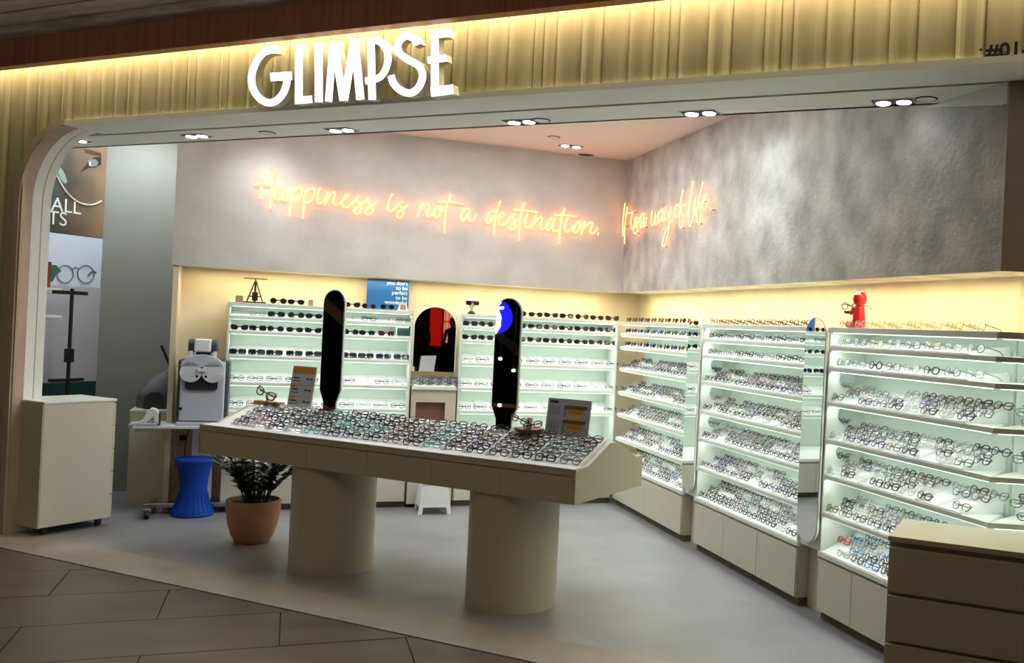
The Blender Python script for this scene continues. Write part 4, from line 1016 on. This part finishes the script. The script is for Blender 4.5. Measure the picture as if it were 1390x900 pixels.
cb_ = [(-.10, -.04, zl - .03), (-.12, -.04, .6), (-.10, -.04, .45), (-.11, -.04, .36)]; sub('pull_cord', MB().tube([tuple(p) for p in spline(cb_, 5)], .003, 6), M_cov, t)
o = MB().box(-.025, .025, -.002, .004, -.022, .022).build('power_socket', M_black); s_, z_ = BACK.on(248, 594, DEP); place(o, BACK, s_ + .35 * 0, DEP - .006, z_); tag(o, 'small black power socket low on wall behind the lift table', 'socket')
# measuring instrument with two round lens discs
ix, _ = LT.on(272, 575, .08)
t = thing('eye_test_machine', 'pale grey eye-testing machine with two round lens discs', 'instrument', LT, ix, .08, zl)
W = .165; HM = LT.on(272, 490, .08)[1] - zl
M_pg = mat('pale blue grey shell', (186, 192, 204), .3); M_dg = mat('dark blue grey', (62, 66, 78), .4)
sub('base', MB().box(-W - .0, W + .02, -.10, .20, 0, .025), M_pg, t, bevel=.006)
sub('front_panel', MB().box(-W + .012, W, -.06, -.02, .03, HM), M_pg, t, bevel=.012)
sub('rear_shell', MB().box(-W - .012, W + .03, -.019, .20, .026, HM + .01), M_dg, t, bevel=.02)
sub('dark_screen', MB().prism([(-.115, HM - .21), (-.10, HM - .225), (.10, HM - .225), (.115, HM - .21), (.115, HM - .09), (-.115, HM - .09)], -.075, -.061, 'y'), M_dcov, t)
sub('knob', MB().box(-W + .015, -W + .035, -.075, -.061, .12, .14), M_black, t)
hd = sub('visor', MB().prism([(.155 * math.cos(a), HM - .045 + .10 * math.sin(a)) for a in [math.pi * k / 16 for k in range(17)]], -.10, -.062, 'y'), M_pg, t, bevel=.006)
for sg in (-1, 1):
    q = MB().lathe([(.001, -.02), (.072, -.02), (.078, -.012), (.078, .0), (.001, .0)], 36).xf(Matrix.Translation((sg * .078, -.10, HM - .085)) @ Matrix.Rotation(-math.pi / 2, 4, 'X') @ Matrix.Scale(-1, 4, (0, 0, 1)) )
    lens_ = sub('lens_disc', q, mat('pale disc', (206, 210, 216), .3), t, smooth=True)
    sub('dark_dot', MB().lathe([(.001, .0), (.010, .0)], 12).xf(Matrix.Translation((sg * .032, -.1225, HM - .115)) @ Matrix.Rotation(math.pi / 2, 4, 'X')), M_black, lens_)
    sub('side_knob', MB().box(sg * .142 - .008, sg * .142 + .008, -.135, -.121, HM - .10, HM - .08), M_white, lens_)
    sub('strut', MB().box(sg * .085 - .012, sg * .085 + .012, -.08, -.04, HM + .03, HM + .08), M_white, t)
sub('nose_rest', MB().box(-.03, .03, -.115, -.101, HM - .075, HM - .055), M_white, t)
sub('camera_head', MB().box(-.065, .055, -.09, .04, HM + .075, HM + .175), M_white, t, bevel=.012)
for sg in (-1, 1): sub('side_drum', MB().lathe([(.05, 0), (.055, .01), (.055, .035), (.045, .045)], 20).xf(Matrix.Translation((sg * .06 - (.045 if sg < 0 else 0) - .003, -.01, HM + .12)) @ Matrix.Rotation(math.pi / 2, 4, 'Y')), M_dg, t, smooth=True)
sub('mount', MB().box(-.05, .05, -.05, .05, HM + .01, HM + .076), M_dg, t)
# small white curved device
s_, _ = LT.on(200, 570, .03)
t = thing('lens_meter', 'small white curved device on the lift table', 'instrument', LT, s_, .0, zl)
sub('base', MB().box(-.11, .07, -.06, .06, 0, .022), M_pg, t, bevel=.006)
arcp = [(-.06, .022), (-.02, .05), (.0, .11), (.03, .135), (.065, .125), (.085, .09), (.085, .022), (.055, .022), (.05, .07), (.03, .05), (.0, .022)]
sub('curved_body', MB().prism(arcp, -.045, .045, 'y'), M_white, t, bevel=.006); sub('dark_side', MB().box(.0855, .092, -.04, .04, .0, .10), M_dcov, t)

# ------------------------------------------------------------------ blue hourglass stool, plant, white stool
X_, Y_ = onz(265, 697, 0.0)
t = thing('stool', 'translucent blue hourglass stool beside the plant', 'stool', WORLDF, X_ , Y_ - .05, 0)
M_blue = mat('blue translucent plastic', (18, 66, 168), .5, spec=.2)
pf = [(.150, 0), (.156, .012), (.150, .03), (.132, .07), (.114, .12), (.102, .18), (.098, .225), (.102, .27), (.112, .33), (.128, .385), (.140, .415), (.142, .425)]
sub('stool_body', MB().lathe(pf, 40), M_blue, t, smooth=True)
for k in range(24):
    a = 2 * math.pi * k / 24; c, s = math.cos(a), math.sin(a)
    sub('rib', MB().tube([((r + .002) * c, (r + .002) * s, z) for r, z in pf[2:6]], .003, 5), M_blue, t)
sub('seat', MB().lathe([(.144, .425), (.148, .432), (.144, .446), (.10, .452), (.001, .450)], 40), M_blue, t, smooth=True)
for k in range(3): sub('foot_ring', MB().tube([((.148 - k * .006) * math.cos(a), (.148 - k * .006) * math.sin(a), .02 + k * .018) for a in [2 * math.pi * q / 32 for q in range(32)]], .003, 5, closed=True), M_blue, t)

X_, Y_ = onz(332, 740, 0.0)
t = thing('potted_plant', 'dark-leaved plant in a terracotta pot before the island table', 'plant', WORLDF, X_, Y_ + .12, 0)
M_terra = mat('terracotta', (192, 142, 106), .7, noise=(9, (176, 126, 92), 5, ONE, .3, .7)); M_leaf = mat('dark leaf', (10, 20, 9), .5, noise=(12, (18, 34, 13), 3, ONE, .3, .7)); M_stem = mat('stem green', (50, 66, 30), .5)
pot = sub('pot', MB().lathe([(.11, 0), (.118, .006), (.145, .06), (.168, .14), (.180, .22), (.183, .28), (.183, .298), (.170, .300), (.166, .27), (.02, .262)], 44), M_terra, t, smooth=True)
sub('soil', MB().lathe([(.166, .272), (.10, .278), (.001, .274)], 24), mat('soil', (40, 28, 20), .95), t)
def leaf_mesh():
    vs = []; K = 6
    for k in range(K + 1):
        u = k / K; w_ = .025 * math.sin(math.pi * u ** .8) + .0005; z = -.020 * u * u
        vs += [(-w_, u * .098, z + .004 * (1 if 0 < k < K else 0)), (0, u * .098, z), (w_, u * .098, z + .004 * (1 if 0 < k < K else 0))]
    fs = [(3 * k + a, 3 * k + a + 1, 3 * k + a + 4, 3 * k + a + 3) for k in range(K) for a in (0, 1)]
    return MB().add(vs, fs).mesh('leaf', M_leaf, True)
LM = leaf_mesh(); rnd = random.Random(5)
for k in range(24):
    a = 2 * math.pi * k / 24 + rnd.uniform(-.3, .3); ln_ = rnd.uniform(.30, .47); sp_ = rnd.uniform(.15, .90) * ln_; r0 = rnd.uniform(.02, .09)
    if math.cos(a) < -.6 and rnd.random() < .5: sp_ *= 1.1
    pts = []
    for q in range(9):
        u = q / 8; pts.append((r0 * math.cos(a) + sp_ * u ** 1.5 * math.cos(a), (r0 * math.sin(a) + sp_ * u ** 1.5 * math.sin(a)) * .8, .27 + ln_ * (u - .18 * u * u)))
    st = sub('stem', MB().tube(pts, [.007 - .0045 * q / 8 for q in range(9)], 5), M_stem, t)
    for q in range(2, 9):
        p = Vector(pts[q]); d = (Vector(pts[q]) - Vector(pts[q - 1])).normalized()
        for sg in ((-1, 1) if q < 8 else (0,)):
            c = bpy.data.objects.new('leaf', LM); COL.objects.link(c); c.parent = st; c.location = p
            side = d.cross(Vector((0, 0, 1))).normalized() if abs(d.z) < .999 else Vector((1, 0, 0))
            dirv = (d * .55 + side * sg * .9 + Vector((0, 0, .15))).normalized() if sg else d
            c.rotation_euler = dirv.to_track_quat('Y', 'Z').to_euler(); sc0 = rnd.uniform(.85, 1.15); c.scale = (sc0, sc0, sc0)

sx_, _ = BACK.on(585, 685, -.10)
t = thing('stool', 'small white plastic stool under the arched mirror recess', 'stool', BACK, sx_, -.20, 0)
st_ = BACK.on(585, 654, -.2)[1]
def taper(z0, z1, a, b): return MB().add([(-a, -a, z0), (a, -a, z0), (a, a, z0), (-a, a, z0), (-b, -b, z1), (b, -b, z1), (b, b, z1), (-b, b, z1)], [(3, 2, 1, 0), (4, 5, 6, 7), (0, 1, 5, 4), (1, 2, 6, 5), (2, 3, 7, 6), (3, 0, 4, 7)])
Hs = .26
sub('seat', MB().box(-.105, .105, -.105, .105, Hs - .02, Hs), M_white, t, bevel=.008)
for ax in (0, 1):
    for sg in (-1, 1):
        q = MB().prism([(-.135, 0), (-.105, 0), (-.095, .06), (.095, .06), (.105, 0), (.135, 0), (.103, Hs - .021), (-.103, Hs - .021)], -.006, .006, 'y').xf(Matrix.Rotation(math.pi / 2 * ax, 4, 'Z') @ Matrix.Translation((0, sg * .130, 0)) @ Matrix.Rotation(sg * .115, 4, 'X'))
        sub('side', q, M_white, t)

# ------------------------------------------------------------------ drawer counter, front right
CT = Frame(onz(1207, 727, .84), -.405)
zc_ = .84
t = thing('drawer_counter', 'brown-cream drawer counter cropped by the corner of the frame', 'counter', CT, 0, 0, 0)
LC = 1.7
sub('counter_top', MB().box(-.004, LC, -.006, .42, zc_ - .022, zc_), M_cream, t, bevel=.002)
sub('carcass', MB().box(0, LC, .02, .415, 0.0, zc_ - .023), M_cream, t)
hh = (zc_ - .03 - .03) / 4
for k in range(4): sub('drawer', MB().box(.002, LC, 0.0, .019, .03 + k * hh, .03 + (k + 1) * hh - .016), M_cream, t, bevel=.002)

# ------------------------------------------------------------------ the mall opposite (seen in the mirrors)
def refl(frame, x, y, n, dist):
    r = Vector(ray(x, y)); s, z = frame.on(x, y, n); P = frame.w(s, n, z); nn = Vector((frame.ey[0], frame.ey[1], 0))
    d = (P - Vector((0, 0, EYE))).normalized(); d2 = d - 2 * d.dot(nn) * nn
    return P + d2 * dist, d2
P, d2 = refl(TABLE, 672, 430, .40, 6.0)
BS = Frame((P.x, P.y), math.atan2(-d2.x, d2.y) if False else math.atan2(d2.x, -d2.y) + math.pi)
t = thing('round_sign', 'round glowing blue sign with a white shape, hung in the mall opposite', 'sign', BS, 0, 0, P.z)
sub('housing', MB().lathe([(.22, -.03), (.22, .03)], 36).xf(Matrix.Rotation(math.pi / 2, 4, 'X')), M_black, t)
for sg in (-1, 1):
    sub('blue_face', MB().lathe([(.001, 0), (.21, 0)], 36).xf(Matrix.Translation((0, sg * .032, 0)) @ Matrix.Rotation(math.pi / 2, 4, 'X')), emis('blue sign light', (20, 20, 255), 1.6), t)
    wsh = [(-.06, -.20), (.02, -.21), (.07, -.12), (.075, .0), (.04, .09), (.10, .10), (.10, .13), (.03, .125), (.07, .18), (.05, .20), (-.02, .13), (-.09, .06), (-.11, -.06)]
    sub('white_shape', MB().prism([(-p[0], p[1]) for p in wsh], sg * .036 - .002, sg * .036 + .002, 'y'), emis('white sign light', (255, 255, 255), 2.5), t)
sub('hanger', MB().tube([(0, 0, .22), (0, 0, 1.0)], .012, 6), M_black, t)
P, d2 = refl(BACK, 597, 450, .10, 19.0); RS = Frame((P.x, P.y), math.atan2(-d2.x, d2.y))
red = thing('opposite_shop', 'red shopfront across the mall, seen in the arched mirror', 'shop front', RS, 0, 0, 0)
M_redl = mat('red panel', (190, 16, 8), .4, emit=(220, 20, 6), estr=.5)
sub('red_panel', MB().box(-.05, .28, 0, .1, 0.9, 3.0), M_redl, red); sub('lower_wall', MB().box(-.05, .5, 0, .1, 0, .9), mat('red brown wall', (96, 40, 34), .5), red)
sub('red_panel', MB().box(-.42, -.10, .1, .2, 1.0, 3.0), emis('pale lit window', (255, 150, 110), .9), red)
for k in range(4): sub('lattice_bar', MB().box(-.42, -.10, .0, .08, 1.2 + k * .38, 1.24 + k * .38), M_redl, red); sub('lattice_post', MB().box(-.42 + k * .09, -.40 + k * .09, .0, .08, 1.0, 3.0), M_redl, red)
sub('brown_wall', MB().box(.30, 1.2, 0, .1, 0, 3.3), mat('brown cladding', (84, 54, 36), .5, emit=(84, 54, 36), estr=0.0), red)


def person(label, frame, s, n, rz, hair):
    t = thing('person', label, 'person', frame, s, n, 0, rz)
    pts = [(0, 0, .92), (0, 0, 1.12), (0, 0, 1.36), (0, 0, 1.46), (0, 0, 1.52),
           (-.17, 0, 1.38), (-.21, .02, 1.12), (-.20, -.10, .92), (.17, 0, 1.38), (.21, .02, 1.12), (.20, -.10, .92),
           (-.09, 0, .86), (-.10, -.01, .47), (-.10, .02, .07), (-.10, -.12, .03), (.09, 0, .86), (.10, -.01, .47), (.10, .02, .07), (.10, -.12, .03)]
    ed = [(0, 1), (1, 2), (2, 3), (3, 4), (2, 5), (5, 6), (6, 7), (2, 8), (8, 9), (9, 10), (0, 11), (11, 12), (12, 13), (13, 14), (0, 15), (15, 16), (16, 17), (17, 18)]
    rad = [.13, .12, .13, .055, .05, .06, .045, .035, .06, .045, .035, .085, .06, .045, .035, .085, .06, .045, .035]
    me = bpy.data.meshes.new('body'); me.from_pydata(pts, ed, []); o = bpy.data.objects.new('body', me); COL.objects.link(o); o.parent = t
    md_ = o.modifiers.new('skin', 'SKIN')
    for i, v in enumerate(me.skin_vertices[0].data if me.skin_vertices else []): v.radius = (rad[i], rad[i] * .8)
    if not me.skin_vertices:
        me.attributes
    sd = o.modifiers.new('sub', 'SUBSURF'); sd.levels = 1; sd.render_levels = 1
    me.materials.append(mat('dark clothes', (22, 22, 26), .8))
    sub('head', MB().lathe([(.03, 1.47), (.06, 1.50), (.078, 1.56), (.080, 1.62), (.066, 1.68), (.002, 1.705)], 20), mat('skin tone', (170, 128, 104), .5), t, smooth=True)
    sub('hair', MB().lathe([(.088, 1.575), (.090, 1.63), (.075, 1.695), (.002, 1.72)], 20).xf(Matrix.Translation((0, .012, 0))), mat('black hair', (18, 15, 14), .6), t, smooth=True)
    return t
for (x, dist, lab) in ((572, 16.5, 'person in dark clothes walking the mall, partly cut by the mirror edge'), (613, 16.0, 'person in dark clothes standing before the red shopfront')):
    P, d2 = refl(BACK, x, 470, .10, dist); f_ = Frame((P.x, P.y), math.atan2(-d2.x, d2.y)); person(lab, f_, 0, 0, .4, 0)

# far structure of the mall that the table mirrors pick up: a slanting beam, a brown landing and small lamps
M_beam = mat('mall beam', (112, 92, 66), .6, emit=(112, 92, 66), estr=.0)
P1, _ = refl(TABLE, 440, 410, .40, 7.0); P2, _ = refl(TABLE, 464, 432, .40, 7.0); dv = (P2 - P1) * .6
q = MB().add(*bar(P1 - dv, P2 + dv, .10, .16)); struct('trim_12', q, M_beam)
P1, _ = refl(TABLE, 668, 448, .40, 8.0); P2, _ = refl(TABLE, 712, 482, .40, 8.0); dv = (P2 - P1) * .5
struct('trim_13', MB().add(*bar(P1 - dv, P2 + dv, .12, .14)), mat('dark beam', (30, 26, 24), .6))
P1, _ = refl(TABLE, 664, 549, .40, 7.0); P2, _ = refl(TABLE, 714, 552, .40, 7.0); dv = (P2 - P1) * .6
struct('trim_14', MB().add(*bar(P1 - dv, P2 + dv, .12, .05)), mat('brown landing', (120, 70, 34), .6))
for (x, y), pl in zip(((679, 487), (697, 503), (678, 550), (701, 571)), ('topmost', 'second', 'third', 'lowest')):
    P, d2 = refl(TABLE, x, y, .40, 6.6); t = thing('mall_lamp', f'{pl} tiny bright lamp reflected in the second table mirror', 'lamp', WORLDF, P.x, P.y, P.z, group='tiny mall lamps')
    sub('lamp_face', MB().lathe([(.001, -.02), (.02, -.012), (.024, 0), (.02, .012), (.001, .02)], 12), emis('tiny lamp', (255, 240, 220), 6.0), t)
    sub('hanger', MB().tube([(0, 0, .02), (0, 0, 3.38 - P.z)], .003, 4), M_black, t)
